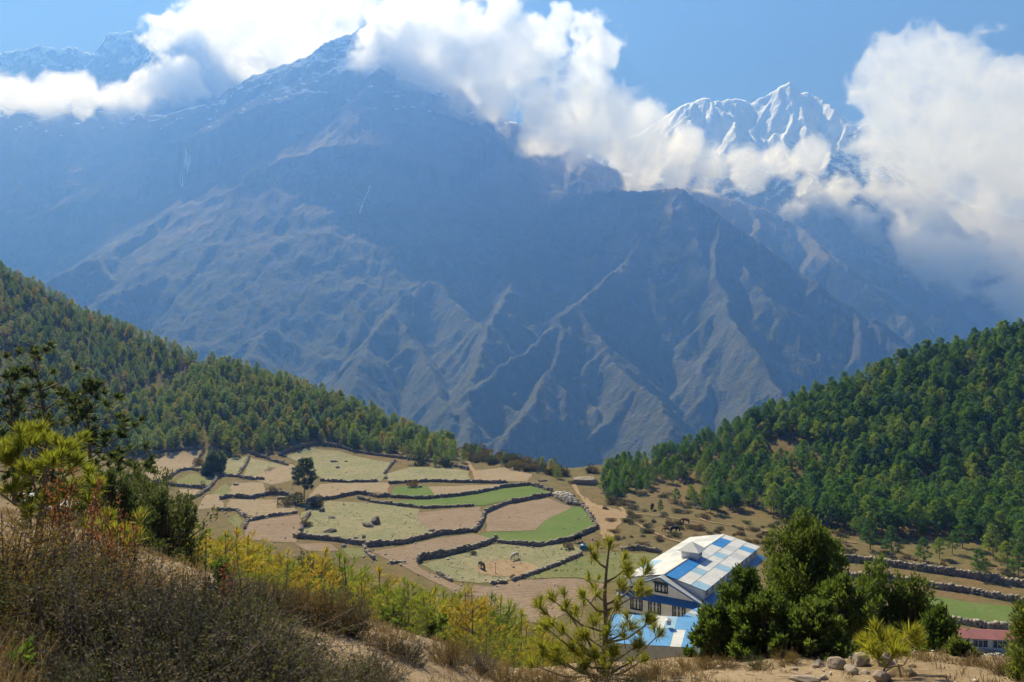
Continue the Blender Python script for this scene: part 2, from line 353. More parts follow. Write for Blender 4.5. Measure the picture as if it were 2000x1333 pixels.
def plane(x, y): return -48+0.02*y + 0.35*fbm2(x/45, y/45, 2, 61)
def ground(x, y):
    x = np.asarray(x, float); y = np.asarray(y, float)
    yr = np.interp(x, _sx, _sy); zr = np.interp(x, _sx, _sz); yy = np.minimum(y, yr)
    s = 0.30+0.14*np.clip((-x-20)/80, 0, 1)+0.08*np.clip((x-40)/60, 0, 1)
    und = 2.2*fbm2(x/38, y/38, 3, 71)*np.clip((zr+47)/12, 0, 1)*np.clip((yr-y)/30, 0, 1)
    T = smax(plane(x, yy), zr-s*(yr-yy)+und, 2.2) - 1.2 - 0.75*np.maximum(y-yr, 0)
    yb = 12.5 + 1.2*np.sin(x*0.35+0.5)
    Fz = -1.6-0.28*np.minimum(y, yb)-0.64*np.maximum(y-yb, 0)-0.35*np.minimum(x, 0) + 0.16*fbm2(x/2.2, y/2.2, 4, 81) + 0.8*fbm2(x/14, y/14, 2, 82)*np.clip(y/14, 0, 1)
    return np.where(y < 120, smax(T, Fz, 1.5), T)
def hit(u, v, d0=3.0, d1=420.0):                  # where the line of sight meets the ground
    u = np.atleast_1d(np.asarray(u, float)); v = np.atleast_1d(np.asarray(v, float))
    t = np.geomspace(d0, d1, 700); X = (u[:, None]-1000)/F*t; Y = np.broadcast_to(t, X.shape); Z = -(v[:, None]-666.5)/F*t
    below = ground(X, Y) > Z; i = np.argmax(below, 1); i[~below.any(1)] = 699
    D = t[i]; return np.stack([(u-1000)/F*D, D, ground((u-1000)/F*D, D)], -1)
FAR = 90.0
def hitf(pts): 
    a = np.array(pts, float); return hit(a[:, 0], a[:, 1], FAR)

def ground_mat():
    k = N('dry_grass_ground'); p = k.pos()
    n1 = k.noise(0.035, 5, p, 0.6); n2 = k.noise(0.4, 6, p, 0.65); n3 = k.noise(3.0, 4, p, 0.7)
    c = k.mix(k.ramp(n1, 0.38, 0.62), (0.175, 0.15, 0.07), (0.20, 0.135, 0.075))
    c = k.mix(k.ramp(n2, 0.42, 0.62), c, (0.125, 0.115, 0.05))
    c = k.mix(k.ramp(n2, 0.62, 0.75), c, (0.26, 0.17, 0.105))
    c = k.mix(k.ramp(n3, 0.5, 0.7, 0, 0.5), c, (0.07, 0.06, 0.03))
    return k.done(k.bsdf(c, 0.95, 0.05, k.bump(k.math('ADD', n2, k.math('MULTIPLY', n3, 0.3)), 0.7, 0.5)))
def soil_mat():
    k = N('foreground_soil'); p = k.pos()
    n1 = k.noise(0.5, 5, p, 0.6); n2 = k.noise(5, 6, p, 0.7); n3 = k.noise(40, 4, p, 0.7)
    c = k.mix(k.ramp(n1, 0.4, 0.62), (0.40, 0.305, 0.205), (0.27, 0.20, 0.125))
    c = k.mix(k.ramp(n2, 0.45, 0.7), c, (0.46, 0.36, 0.25)); c = k.mix(k.ramp(n3, 0.5, 0.75, 0, 0.6), c, (0.12, 0.09, 0.06))
    h = k.math('ADD', k.math('MULTIPLY', n2, 0.6), k.math('MULTIPLY', n3, 0.25))
    return k.done(k.bsdf(c, 0.95, 0.1, k.bump(h, 0.9, 0.12)))
MG = ground_mat(); MS = soil_mat()
uu = np.linspace(-350, 2350, 520); dd = np.concatenate([np.geomspace(15.9, 100, 120, endpoint=False), np.linspace(100, 300, 240, endpoint=False), np.geomspace(300, 900, 90)])
U, Dm = np.meshgrid(uu, dd); X = (U-1000)/F*Dm
tag(mesh_obj('valley_ground', np.stack([X, Dm, ground(X, Dm)], -1).reshape(-1, 3), grid_faces(520, len(dd)), MG, smooth=True), kind='structure')
xs = np.arange(-16, 16.01, 0.11); ys = np.arange(-4, 16.0, 0.11); X, Y = np.meshgrid(xs, ys)
tag(mesh_obj('ground', np.stack([X, Y, ground(X, Y)], -1).reshape(-1, 3), grid_faces(len(xs), len(ys)), MS, smooth=True), kind='structure')

# fields: sheets laid on the bowl
def field_mat(name, a, b, d, sc=1.0, row=0.0):
    k = N(name); p = k.pos(); n1 = k.noise(0.09*sc, 5, p, 0.6); n2 = k.noise(0.9, 5, p, 0.7); n3 = k.noise(4.0, 3, p, 0.7)
    c = k.mix(k.ramp(n1, 0.35, 0.65), a, b); c = k.mix(k.ramp(n2, 0.47, 0.66, 0, 0.85), c, d); c = k.mix(k.ramp(n3, 0.45, 0.75, 0, 0.4), c, k.mix(0.5, c, (0.03, 0.025, 0.02)))
    if row: 
        w_ = k.math('SINE', k.math('MULTIPLY', k.math('ADD', k.n('SeparateXYZ', {0: p}).outputs[1], k.math('MULTIPLY', n1, 6.0)), row)); c = k.mix(k.ramp(w_, -.2, 1, 0, .4), c, k.mix(0.55, c, (0.10,0.065,0.04)))
    return k.done(k.bsdf(c, 0.95, 0.05, k.bump(k.math('ADD', n2, n3), 0.8, 0.35)))
FM = {'b': field_mat('bare_brown_soil', (0.31,0.235,0.175), (0.36,0.28,0.215), (0.24,0.18,0.125), 1.0, 4.5),
      't': field_mat('pale_tan_soil', (0.40,0.32,0.23), (0.36,0.295,0.205), (0.28,0.23,0.145), 1.0, 4.0),
      'g': field_mat('pale_pasture', (0.26,0.27,0.155), (0.35,0.315,0.21), (0.19,0.205,0.095)),
      'v': field_mat('green_crop', (0.11,0.20,0.045), (0.155,0.23,0.07), (0.19,0.20,0.09)),
      'p': field_mat('pasture_green', (0.22,0.225,0.105), (0.17,0.21,0.075), (0.27,0.24,0.13)),
      's': field_mat('trodden_sand', (0.42,0.31,0.20), (0.37,0.27,0.17), (0.30,0.21,0.13))}
def sheet(name, poly, mat, rag=0.5, lift=0.06, cell=2.2):
    w = hitf(poly); n = len(w); pts = []
    for i in range(n):
        a, b = w[i], w[(i+1) % n]; L = np.hypot(*(b-a)[:2]); m = max(1, int(L/1.6))
        for j in range(m): pts.append(a+(b-a)*j/m)
    pts = np.array(pts); pts[:, 0] += rag*fbm2(pts[:, 0]/4, pts[:, 1]/4, 2, 91); pts[:, 1] += rag*1.6*fbm2(pts[:, 0]/4+9, pts[:, 1]/4, 2, 92)
    bm = bmesh.new(); bm.faces.new([bm.verts.new((x, y, 0)) for x, y, _ in pts])
    x0, y0 = pts[:, :2].min(0); x1, y1 = pts[:, :2].max(0)
    for ax, lo, hi in ((0, x0, x1), (1, y0, y1)):
        c = math.ceil(lo/cell)*cell
        while c < hi:
            co = (c, 0, 0) if ax == 0 else (0, c, 0); no = (1, 0, 0) if ax == 0 else (0, 1, 0)
            bmesh.ops.bisect_plane(bm, geom=bm.verts[:]+bm.edges[:]+bm.faces[:], plane_co=co, plane_no=no); c += cell
    bmesh.ops.triangulate(bm, faces=bm.faces[:])
    V = np.array([v.co for v in bm.verts]); V[:, 2] = ground(V[:, 0], V[:, 1])+lift
    bm.verts.index_update(); Fc = np.array([[v.index for v in f.verts] for f in bm.faces])
    nrm = np.cross(V[Fc[:, 1]]-V[Fc[:, 0]], V[Fc[:, 2]]-V[Fc[:, 0]])[:, 2]; Fc[nrm < 0] = Fc[nrm < 0][:, ::-1]; bm.free()
    o = mesh_obj(name, V, Fc, mat, smooth=True); tag(o, kind='structure'); return o
FIELDS = [
 ('t', [(270,938),(300,905),(330,884),(398,880),(385,905),(374,920),(350,924),(333,940)]),
 ('g', [(388,916),(402,884),(445,895),(428,928)]), ('g', [(430,930),(445,896),(486,892),(468,930)]),
 ('g', [(474,930),(490,895),(535,905),(560,912),(500,930)]), ('t', [(488,936),(508,916),(570,908),(580,915),(568,940),(530,948)]),
 ('g', [(585,905),(560,892),(600,876),(660,882),(765,905),(745,942),(640,942)]),
 ('t', [(602,972),(625,947),(700,944),(762,944),(756,964),(700,962),(650,973)]),
 ('p', [(333,945),(372,926),(424,935),(407,953),(350,953)]), ('t', [(348,956),(392,958),(366,977)]),
 ('p', [(412,965),(440,946),(455,958),(440,972)]), ('t', [(440,970),(455,945),(512,943),(520,962),(470,972)]),
 ('t', [(384,996),(402,968),(434,965),(436,992)]), ('t', [(440,990),(450,976),(575,978),(577,1003),(495,1011)]), ('p', [(440,1018),(462,1004),(475,1018),(465,1035)]),
 ('b', [(478,1022),(584,1007),(592,1028),(578,1062),(480,1055)]),
 ('g', [(588,1003),(640,980),(735,984),(818,996),(815,1016),(838,1036),(852,1044),(790,1060),(730,1064),(650,1053),(588,1044)]),
 ('g', [(755,926),(800,914),(880,914),(914,922),(918,940),(830,940),(758,943)]), ('t', [(925,920),(985,914),(1040,928),(1030,942),(925,938)]),
 ('v', [(764,971),(770,952),(835,950),(850,968),(800,973)]), ('t', [(842,968),(835,952),(990,947),(1018,949),(960,960)]),
 ('v', [(733,982),(830,977),(900,972),(980,956),(1035,950),(1082,964),(1000,977),(945,988),(830,992)]),
 ('b', [(818,1002),(935,991),(942,1005),(930,1034),(862,1042),(838,1036),(815,1018)]),
 ('b', [(950,1003),(985,988),(1070,975),(1118,992),(1062,1020),(1046,1037),(950,1040)]),
 ('v', [(1118,991),(1138,991),(1163,1028),(1110,1053),(1050,1064),(975,1061),(938,1046),(950,1041),(1046,1038),(1063,1020)]),
 ('b', [(722,1078),(790,1068),(860,1052),(928,1044),(970,1054),(915,1070),(818,1088),(816,1108),(885,1140),(960,1165),(900,1165),(800,1115)]),
 ('b', [(575,1063),(640,1062),(665,1078),(600,1078)]), ('p', [(660,1070),(710,1072),(725,1085),(690,1092)]),
 ('g', [(822,1104),(920,1078),(975,1064),(1050,1070),(1110,1062),(1140,1075),(1085,1106),(1002,1134),(935,1140),(875,1132)]),
 ('p', [(1008,1134),(1090,1110),(1140,1088),(1200,1080),(1285,1084),(1262,1122),(1180,1140),(1125,1129)]),
 ('b', [(890,1145),(960,1146),(1002,1136),(1125,1131),(1180,1142),(1150,1180),(1060,1220),(1000,1210)]),
 ('v', [(1790,1165),(1830,1168),(1900,1178),(2060,1196),(2040,1232),(1900,1218),(1838,1208)]),
]
for kd, poly in FIELDS: sheet('field', poly, FM[kd], lift=0.07 if kd != 'v' else 0.09)
sheet('sand_court', [(990+62*math.cos(a), 1113+16*math.sin(a)) for a in np.linspace(0, 6.2, 20)], FM['s'], 0.3, 0.13)
sheet('trodden_ground', [(1140,968),(1160,985),(1215,1000),(1235,1015),(1215,1022),(1195,1050),(1178,1055),(1160,1010),(1148,990)], FM['s'], 1.4, 0.10)
def path(pts, wd=1.3):
    w = hitf(pts); t = np.linspace(0, len(w)-1, 12*(len(w)-1)+1); i = np.arange(len(w))
    c = np.stack([np.interp(t, i, _sm(w[:, j], 3) if len(w) > 3 else w[:, j]) for j in range(2)], -1); c[:, 0] += 0.5*fbm2(c[:, 0]/5, c[:, 1]/5, 2, 3)
    d = np.gradient(c, axis=0); d /= np.linalg.norm(d, axis=1)[:, None]+1e-9; nn = np.stack([-d[:, 1], d[:, 0]], -1)*(wd*(0.35+0.2*fbm2(t/3, t*0, 2, 8)))[:, None]
    L = c+nn; R = c-nn; V = np.empty((2*len(c), 3)); V[0::2, :2] = L; V[1::2, :2] = R; V[:, 2] = ground(V[:, 0], V[:, 1])+0.16
    f = np.array([[2*j, 2*j+1, 2*j+3, 2*j+2] for j in range(len(c)-1)]); o = mesh_obj('path', V, f, FM['s'], smooth=True); tag(o, kind='structure')
path([(1205,985),(1225,1012),(1255,1040),(1330,1062),(1345,1064)], 1.4); path([(1160,985),(1185,1020),(1180,1055)], 1.6); path([(1365,1012),(1375,1022),(1450,1033),(1600,1052),(1700,1066)], 1.0)
path([(1120,945),(1130,965),(1150,992)], 1.8); path([(905,866),(896,882),(915,900),(925,925),(938,942)], 2.2); path([(1018,915),(1020,922),(1012,935)], 2.0); path([(1240,1005),(1290,1010),(1370,1022)], 0.9); path([(1200,1012),(1260,1030)], 1.0)

# dry stone walls
def rock_mat(name, a, b, lich=(0.35,0.34,0.30), sc=1.0, spec=0.15):
    k = N(name); p = k.obj(); n1 = k.noise(1.3*sc, 5, p, 0.6); n2 = k.noise(7*sc, 5, p, 0.7); r = k.n('NewGeometry').outputs['Random Per Island']
    c = k.mix(r, a, b); c = k.mix(k.ramp(n1, 0.45, 0.7), c, k.mix(0.5, c, (0.05, 0.045, 0.04))); c = k.mix(k.ramp(n2, 0.6, 0.72, 0, 0.6), c, lich)
    return k.done(k.bsdf(c, 0.9, spec, k.bump(k.math('ADD', n1, k.math('MULTIPLY', n2, 0.5)), 0.6, 0.06/sc)))
MW = rock_mat('wall_stone', (0.22,0.19,0.165), (0.38,0.34,0.295)); MWP = rock_mat('pale_stone', (0.36,0.34,0.31), (0.55,0.53,0.50))
_cub = np.array([(x, y, z) for z in (-1, 1) for y in (-1, 1) for x in (-1, 1)], float)
_cf = np.array([(0,2,3,1),(4,5,7,6),(0,1,5,4),(2,6,7,3),(0,4,6,2),(1,3,7,5)])
def stones(name, cen, half, yaw, mat, seed=0, jit=0.22, smooth=False):
    r = np.random.default_rng(seed); n = len(cen); V = _cub[None]*(1+jit*r.normal(size=(n, 8, 3)))*half[:, None, :]
    c, s = np.cos(yaw)[:, None], np.sin(yaw)[:, None]; x = V[:, :, 0]*c-V[:, :, 1]*s; y = V[:, :, 0]*s+V[:, :, 1]*c
    V = np.stack([x, y, V[:, :, 2]], -1)+cen[:, None, :]
    Fc = (_cf[None]+np.arange(n)[:, None, None]*8).reshape(-1, 4); return mesh_obj(name, V.reshape(-1, 3), Fc, mat, smooth=smooth)
def stone_wall(pts, label, h=1.35, th=0.30, seed=0, pale=False):
    h = h*0.55
    w = hitf(pts); r = np.random.default_rng(seed+100); C, Hf, Y = [], [], []
    seg = np.hypot(*np.diff(w[:, :2], axis=0).T); cum = np.concatenate([[0], np.cumsum(seg)]); L = cum[-1]; s = 0.0
    while s < L:
        x, y = np.interp(s, cum, w[:, 0]), np.interp(s, cum, w[:, 1]); x2, y2 = np.interp(s+.4, cum, w[:, 0]), np.interp(s+.4, cum, w[:, 1])
        yaw = math.atan2(y2-y, x2-x); x += 0.35*float(fbm2(np.array([s/5]), np.array([seed+.5]), 2, 7)[0]); y += 0.5*float(fbm2(np.array([s/6]), np.array([seed+5.5]), 2, 9)[0])
        hh = h*(0.85+0.5*float(fbm2(np.array([s/4]), np.array([seed*1.7]), 3, 5)[0])); z = float(ground(x, y))-0.15; step = r.uniform(0.38, 0.62)
        while z < float(ground(x, y))+hh:
            dz = r.uniform(0.13, 0.24); C.append((x+r.normal()*.06, y+r.normal()*.08, z+dz)); Hf.append((step*0.56, th*r.uniform(.8, 1.25), dz*1.05)); Y.append(yaw+r.normal()*.12); z += 2*dz*0.92
        s += step
    o = stones('stone_wall', np.array(C), np.array(Hf), np.array(Y), MWP if pale else MW, seed); tag(o, label, 'stone wall', 'dry stone walls between the fields', 'thing'); return o
WALLS = [
 ([(575,1050),(640,1055),(720,1068),(790,1062),(860,1045),(928,1038)], 'long curved dark stone wall below the pale rocky pasture', 1.7),
 ([(928,1040),(942,1020),(947,1003),(985,987),(1060,972),(1076,968)], 'stone wall bending round the left of the bright green and brown field', 1.6),
 ([(700,974),(735,984),(830,994),(925,990)], 'thin stone wall under the long green strip field', 1.0),
 ([(765,972),(830,976),(930,965),(985,953),(1035,948),(1078,960)], 'stone wall along the top of the long green strip field', 1.4),
 ([(760,946),(830,942),(920,944),(990,945)], 'stone wall above the narrow tan field with a rusty bush on it', 1.4),
 ([(815,1100),(820,1094),(860,1088),(920,1075),(970,1056)], 'thick reddish stone wall above the sandy court paddock', 1.9),
 ([(975,1062),(1050,1068),(1110,1058),(1166,1032)], 'stone wall along the lower edge of the bright green field', 1.4),
 ([(1166,1031),(1152,1010),(1138,990)], 'short stone wall on the right end of the bright green field', 1.2),
 ([(1076,968),(1110,986),(1140,990)], 'stone wall along the pale rubble heap', 1.2),
 ([(580,1052),(592,1028),(604,1004)], 'crumbling wall on the left side of the pale rocky pasture', 1.2),
 ([(490,1018),(530,1010),(580,1003)], 'low stone wall above the left brown field near the young pines', 1.0),
 ([(425,998),(460,998),(484,1014),(478,1034)], 'crooked tumbled wall at the corner beside a small green patch', 1.2),
 ([(432,976),(450,972),(490,975),(530,966),(562,968)], 'dark stone wall above the tan field left of the tall lone pine', 1.6),
 ([(322,940),(350,922),(376,918),(400,923),(425,931)], 'bushy bank wall below the uppermost left tan field', 1.7),
 ([(425,931),(462,932),(490,937),(515,938)], 'stone wall between the small pale terraces left of the lone pine', 1.2),
 ([(300,942),(340,950),(385,954),(408,956)], 'dark wall under the small green terrace at far left', 1.2),
 ([(366,980),(390,968),(408,956),(424,936)], 'stone wall climbing beside the small green terrace', 1.4),
 ([(377,918),(386,898),(400,880)], 'stone wall down the right side of the uppermost left tan field', 1.2),
 ([(466,931),(478,910),(487,893)], 'stone wall running upslope between two pale terraces', 1.3),
 ([(300,886),(330,880),(400,878)], 'wall at the wood edge above the uppermost left tan field', 1.0),
 ([(488,886),(520,896),(562,910)], 'diagonal dark wall just below the wood', 1.4),
 ([(545,890),(580,876),(620,868),(660,874),(720,888)], 'curved stone wall under the trees above the pale pasture', 1.6),
 ([(720,888),(780,896),(840,903),(885,912),(915,918)], 'stone wall along the foot of the wooded left hill', 1.5),
 ([(628,940),(680,943),(738,942)], 'low wall between pale pasture and tan field behind the lone pine', 1.2),
 ([(600,980),(650,975),(700,965),(740,972),(764,970)], 'stone wall right of the tall lone pine', 1.7),
 ([(752,926),(762,912),(772,902)], 'short wall running upslope with a pale boulder at its foot', 1.2),
 ([(1002,1136),(1032,1125),(1090,1105),(1136,1084)], 'low pale stone wall on the right of the sandy court', 0.8),
 ([(855,1122),(880,1136)], 'short low row of stones at the left corner of the paddock', 0.6),
 ([(962,1141),(990,1140)], 'broken low row of stones below the sandy court', 0.5),
 ([(765,1102),(790,1100)], 'tiny scrap of wall in the brown field', 0.5),
 ([(1216,1076),(1250,1074),(1292,1081)], 'dark stone wall behind the young pine beside the lodge', 1.4),
 ([(712,1070),(722,1086),(730,1094)], 'short tumbled wall beside the left end of the brown field', 1.0),
]
for i_, (pts, lab, h_) in enumerate(WALLS): stone_wall(pts, lab, h_, seed=i_)
stone_wall([(1620,1094),(1700,1100),(1780,1112),(1900,1130),(2040,1156)], 'long retaining wall with a pale top below the right hillside', 2.2, 0.5, 77)
stone_wall([(1640,1128),(1780,1140),(1900,1160),(2040,1188)], 'second terrace wall above the lawn behind the junipers', 1.8, 0.5, 78)
stone_wall([(1840,1212),(1900,1222),(2010,1236)], 'stone wall along the lower edge of the lawn', 1.5, 0.5, 79)
# rubble heap
def rubble(poly, n, label, smin, smax, seed, hgt=0.9):
    w = hitf(poly); r = np.random.default_rng(seed); c0 = w[:, :2].mean(0); wts = r.dirichlet(np.ones(len(w)), n)*0.9+0.1/len(w); xy = wts@w[:, :2]; k_ = r.uniform(0, 1, n)
    xy = xy*(0.35+0.65*k_[:, None]**.5)+(c0*(1-(0.35+0.65*k_[:, None]**.5))) if False else xy+r.normal(size=(n, 2))*0.5
    d = np.linalg.norm((xy-c0)/(w[:, :2].std(0)*2+.1), axis=1); z = ground(xy[:, 0], xy[:, 1])+hgt*np.clip(1-d, 0, 1)*r.uniform(0, 1, n)
    sz = r.uniform(smin, smax, (n, 3))*(1, 1, .7); o = stones('rubble_heap', np.column_stack([xy, z]), sz, r.uniform(0, 6, n), MWP, seed, 0.25); tag(o, label, 'rubble'); return o
rubble([(1078,963),(1112,962),(1138,985),(1105,983),(1085,972)], 420, 'heap of pale grey stones beside the bright green field', 0.2, 0.5, 5)
rubble([(1915,1275),(1960,1272),(1990,1290),(1965,1312),(1915,1305)], 380, 'heap of pale grey stones below the red-roofed building', 0.15, 0.45, 6, 0.7)
# ------------------------------------------------------------------ trees
def leaf_mat(name, cols, trans=0.35, vary=0.5, rough=0.55, tcol=1.5, isl=0.55, spec=0.2):
    k = N(name); r = k.n('ObjectInfo').outputs['Random']; ri = k.n('NewGeometry').outputs['Random Per Island']
    rp = k.n('ValToRGB', {0: r}); el = rp.color_ramp.elements
    while len(el) < len(cols): el.new(0.5)
    for i, c in enumerate(cols): el[i].position = i/max(1, len(cols)-1); el[i].color = tuple(c)+(1,)
    c = k.mix(k.ramp(ri, 0, 1, 0, isl), rp.outputs[0], k.mix(1.0, rp.outputs[0], (0.45, 0.5, 0.45), 'MULTIPLY'))
    d = k.bsdf(c, rough, spec); tc = k.mix(1.0, c, (tcol*1.1, tcol*1.1, tcol*0.6), 'MULTIPLY')
    t = k.n('BsdfTranslucent', {'Color': tc}).outputs[0]; m = k.n('MixShader', {0: trans, 1: d, 2: t}).outputs[0]
    return k.done(m)
def bark_mat(name, a, b):
    k = N(name); p = k.obj(); n = k.noise(9, 5, k.scale(p, (1, 1, .3)), 0.7); return k.done(k.bsdf(k.mix(n, a, b), 0.9, 0.1, k.bump(n, 0.6, 0.02)))
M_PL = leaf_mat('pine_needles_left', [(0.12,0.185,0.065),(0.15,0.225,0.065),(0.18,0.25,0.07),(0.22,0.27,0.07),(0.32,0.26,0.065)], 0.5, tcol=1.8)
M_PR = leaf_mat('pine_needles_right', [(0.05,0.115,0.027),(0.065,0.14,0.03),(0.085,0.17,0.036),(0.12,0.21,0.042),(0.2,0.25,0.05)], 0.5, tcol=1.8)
M_BARK = bark_mat('pine_bark', (0.10,0.075,0.055), (0.20,0.16,0.125))
class Build:
    def __init__(s): s.v = []; s.f = []; s.n = 0
    def add(s, v, f): 
        v = np.asarray(v, float).reshape(-1, 3); s.v.append(v); s.f.append(np.asarray(f)+s.n); s.n += len(v)
    def tube(s, pts, rad, k=6):
        pts = np.asarray(pts, float); m = len(pts); a = np.arange(k)/k*2*np.pi; V = []
        for i in range(m):
            t = pts[min(i+1, m-1)]-pts[max(i-1, 0)]; t /= np.linalg.norm(t)+1e-9
            u = np.cross(t, (0, 0, 1) if abs(t[2]) < .9 else (1, 0, 0)); u /= np.linalg.norm(u); w_ = np.cross(t, u)
            V.append(pts[i]+rad[i]*(np.cos(a)[:, None]*u+np.sin(a)[:, None]*w_))
        i = np.arange(m-1)[:, None]*k; j = np.arange(k)[None]; jn = (j+1) % k
        s.add(np.concatenate(V), np.stack([i+j, i+jn, i+k+jn, i+k+j], -1).reshape(-1, 4))
    def blades(s, base, dirs, length, width, rs):
        n = len(base); dirs = dirs/np.linalg.norm(dirs, axis=1)[:, None]; q = rs.normal(size=(n, 3)); sd = np.cross(dirs, q); sd /= np.linalg.norm(sd, axis=1)[:, None]+1e-9
        length = np.broadcast_to(length, n)[:, None]; width = np.broadcast_to(width, n)[:, None]
        mid = base+dirs*length*0.55; tip = base+dirs*length
        V = np.stack([base-sd*width*.2, mid-sd*width*.5, tip, mid+sd*width*.5], 1); s.add(V, np.arange(4*n).reshape(n, 4))
    def obj(s, name, mat, parent=None, smooth=False): return mesh_obj(name, np.concatenate(s.v), np.concatenate(s.f), mat, parent, smooth)
def pine_shape(seed, h=7.0, w=0.30, base=0.12, n=200, layered=False, blade=0.62, bw=0.17, per=7, top=0.75):
    rs = np.random.default_rng(seed); T = Build(); C = Build(); lean = rs.normal(size=2)*0.15
    zz = np.linspace(0, h*.97, 7); ax = np.stack([lean[0]*(zz/h)**2*2, lean[1]*(zz/h)**2*2, zz-0.3*(zz == 0)], -1)
    T.tube(ax, 0.016*h*(1-zz/h*0.9)+0.01, 6)
    nb = int(h*4.2); cl = []
    for b in range(nb):
        f = base+(1-base)*((b+rs.uniform(0, 1))/nb); 
        if layered: f = base+(1-base)*(round((f-base)/(1-base)*8)/8*0.8+0.2*(f-base)/(1-base))
        f = min(f, 0.98); az = b*2.4+rs.normal()*.4; z0 = f*h
        prof = ((1-f)/(1-base))**top*min(1, 0.55+(f-base)*2.5); L = h*w*prof*rs.uniform(0.7, 1.2)+0.12
        up = 0.15+0.5*f; c0 = np.array([np.interp(z0, zz, ax[:, 0]), np.interp(z0, zz, ax[:, 1]), z0]); d = np.array([math.cos(az), math.sin(az), up]); e = c0+d*L
        T.tube([c0, c0+d*L*.5+(0, 0, -.04*L), e], [0.012*h*(1-f)**.5*.6+.008, .01+.004*h*(1-f)*.4, .006], 4)
        m = max(2, int(n/nb*1.0*(0.5+1.0*L/(h*w))))
        for j in range(m):
            t = rs.uniform(0.3, 1.05)**0.7; cl.append((c0+d*L*t+rs.normal(size=3)*(.09*L+.08)*(1, 1, .55), d))
    cl.append((np.array([ax[-1, 0], ax[-1, 1], h]), np.array([0, 0, 1.0])))
    P0 = np.array([c for c, _ in cl]); D0 = np.array([d for _, d in cl]); D0 /= np.linalg.norm(D0, axis=1)[:, None]
    P_ = np.repeat(P0, per, 0); D_ = np.repeat(D0, per, 0)*0.6+rs.normal(size=(len(P_), 3))*0.62+(0, 0, 0.35)
    C.blades(P_, D_, blade*rs.uniform(.6, 1.15, len(P_)), bw*rs.uniform(.7, 1.2, len(P_)), rs); return T, C
PROTO = []
for i in range(6):
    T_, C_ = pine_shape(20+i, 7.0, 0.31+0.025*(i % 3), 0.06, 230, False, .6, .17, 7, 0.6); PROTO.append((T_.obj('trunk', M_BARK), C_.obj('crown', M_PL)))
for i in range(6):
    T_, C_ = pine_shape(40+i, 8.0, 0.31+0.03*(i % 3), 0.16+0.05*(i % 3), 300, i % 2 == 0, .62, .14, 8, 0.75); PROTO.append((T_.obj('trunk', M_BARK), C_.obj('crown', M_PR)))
proto_data = [(a.data, b.data) for a, b in PROTO]
for a, b in PROTO: bpy.data.objects.remove(a); bpy.data.objects.remove(b)
tree_n = 0
def put_tree(idx, x, y, sc, rz, label, group, z=None, name='pine_tree', cat='pine tree'):
    r = empty(name, (x, y, float(ground(x, y)) if z is None else z), rz); r.scale = (sc, sc, sc)
    for nm, d in zip(('trunk', 'crown'), proto_data[idx]):
        o = bpy.data.objects.new(nm, d); COL.objects.link(o); o.parent = r
    tag(r, label, cat, group); return r
r_ = np.random.default_rng(77)
def scatter(x0, x1, y0, y1, step):
    gx, gy = np.meshgrid(np.arange(x0, x1, step), np.arange(y0, y1, step)); gx = gx+r_.uniform(-.48, .48, gx.shape)*step; gy = gy+r_.uniform(-.48, .48, gy.shape)*step
    return gx.ravel(), gy.ravel()
def uvof(x, y, z): return 1000+F*x/y, 666.5-F*z/y
def inpoly(u, v, poly):
    c = np.zeros(u.shape, bool); n = len(poly)
    for i in range(n):
        (x1, y1), (x2, y2) = poly[i], poly[(i+1) % n]; c ^= ((y1 > v) != (y2 > v)) & (u < (x2-x1)*(v-y1)/(y2-y1+1e-9)+x1)
    return c
TREES = []   # (x, y, z, height, proto, side)
x, y = scatter(-290, 10, 200, 440, 2.75); z = ground(x, y); u, v = uvof(x, y, z); yr = np.interp(x, _sx, _sy)
wood_l = [(-60,480),(0,505),(160,590),(410,692),(560,725),(780,815),(885,868),(890,905),(840,898),(720,884),(655,868),(600,862),(545,882),(520,890),(480,882),(400,872),(330,872),(262,890),(240,880),(-60,880)]
gap_l = [(218,776),(330,730),(408,695),(428,704),(352,751),(238,795)]
ok = (y < yr+5) & (u > -40) & (u < 1010) & inpoly(u, v, wood_l) & ~inpoly(u, v, gap_l) & (fbm2(x/16, y/16, 3, 33) > -0.34)
sc_l = 0.5+0.7*r_.uniform(0, 1, len(x)); back = inpoly(u, v, [(-60,480),(410,692),(225,775),(225,900),(-60,900)])
for i in np.nonzero(ok)[0]: TREES.append((x[i], y[i], z[i], 5.6*sc_l[i]*(0.8 if back[i] else 1), int(r_.integers(0, 6)), 'l'))
x, y = scatter(20, 260, 150, 310, 2.9); z = ground(x, y); u, v = uvof(x, y, z); yr = np.interp(x, _sx, _sy)
wood_r = [(1168,965),(1180,925),(1215,900),(1330,862),(1500,800),(1700,728),(2000,640),(2080,620),(2080,1100),(1990,1085),(1860,1045),(1700,1060),(1620,1030),(1560,1032),(1490,1000),(1440,1000),(1380,1008),(1340,985),(1400,960),(1330,945),(1270,960),(1230,968),(1200,990)]
gap_r = [(1480,868),(1560,850),(1600,895),(1520,905)]
ok = (y < yr+4) & (u > 1150) & (u < 2060) & inpoly(u, v, wood_r) & ~inpoly(u, v, gap_r) & (fbm2(x/13, y/13, 3, 35) > -0.46)
sparse = inpoly(u, v, [(1230,940),(1500,880),(1640,900),(1600,1010),(1300,1010)]); ok &= ~(sparse & (r_.uniform(0, 1, len(x)) < 0.22))
sc_r = 0.5+0.75*r_.uniform(0, 1, len(x))**.8; small = np.clip((u-1000)/500, 0.72, 1.0)
for i in np.nonzero(ok)[0]: TREES.append((x[i], y[i], z[i], 6.7*sc_r[i]*small[i], 6+int(r_.integers(0, 6)), 'r'))
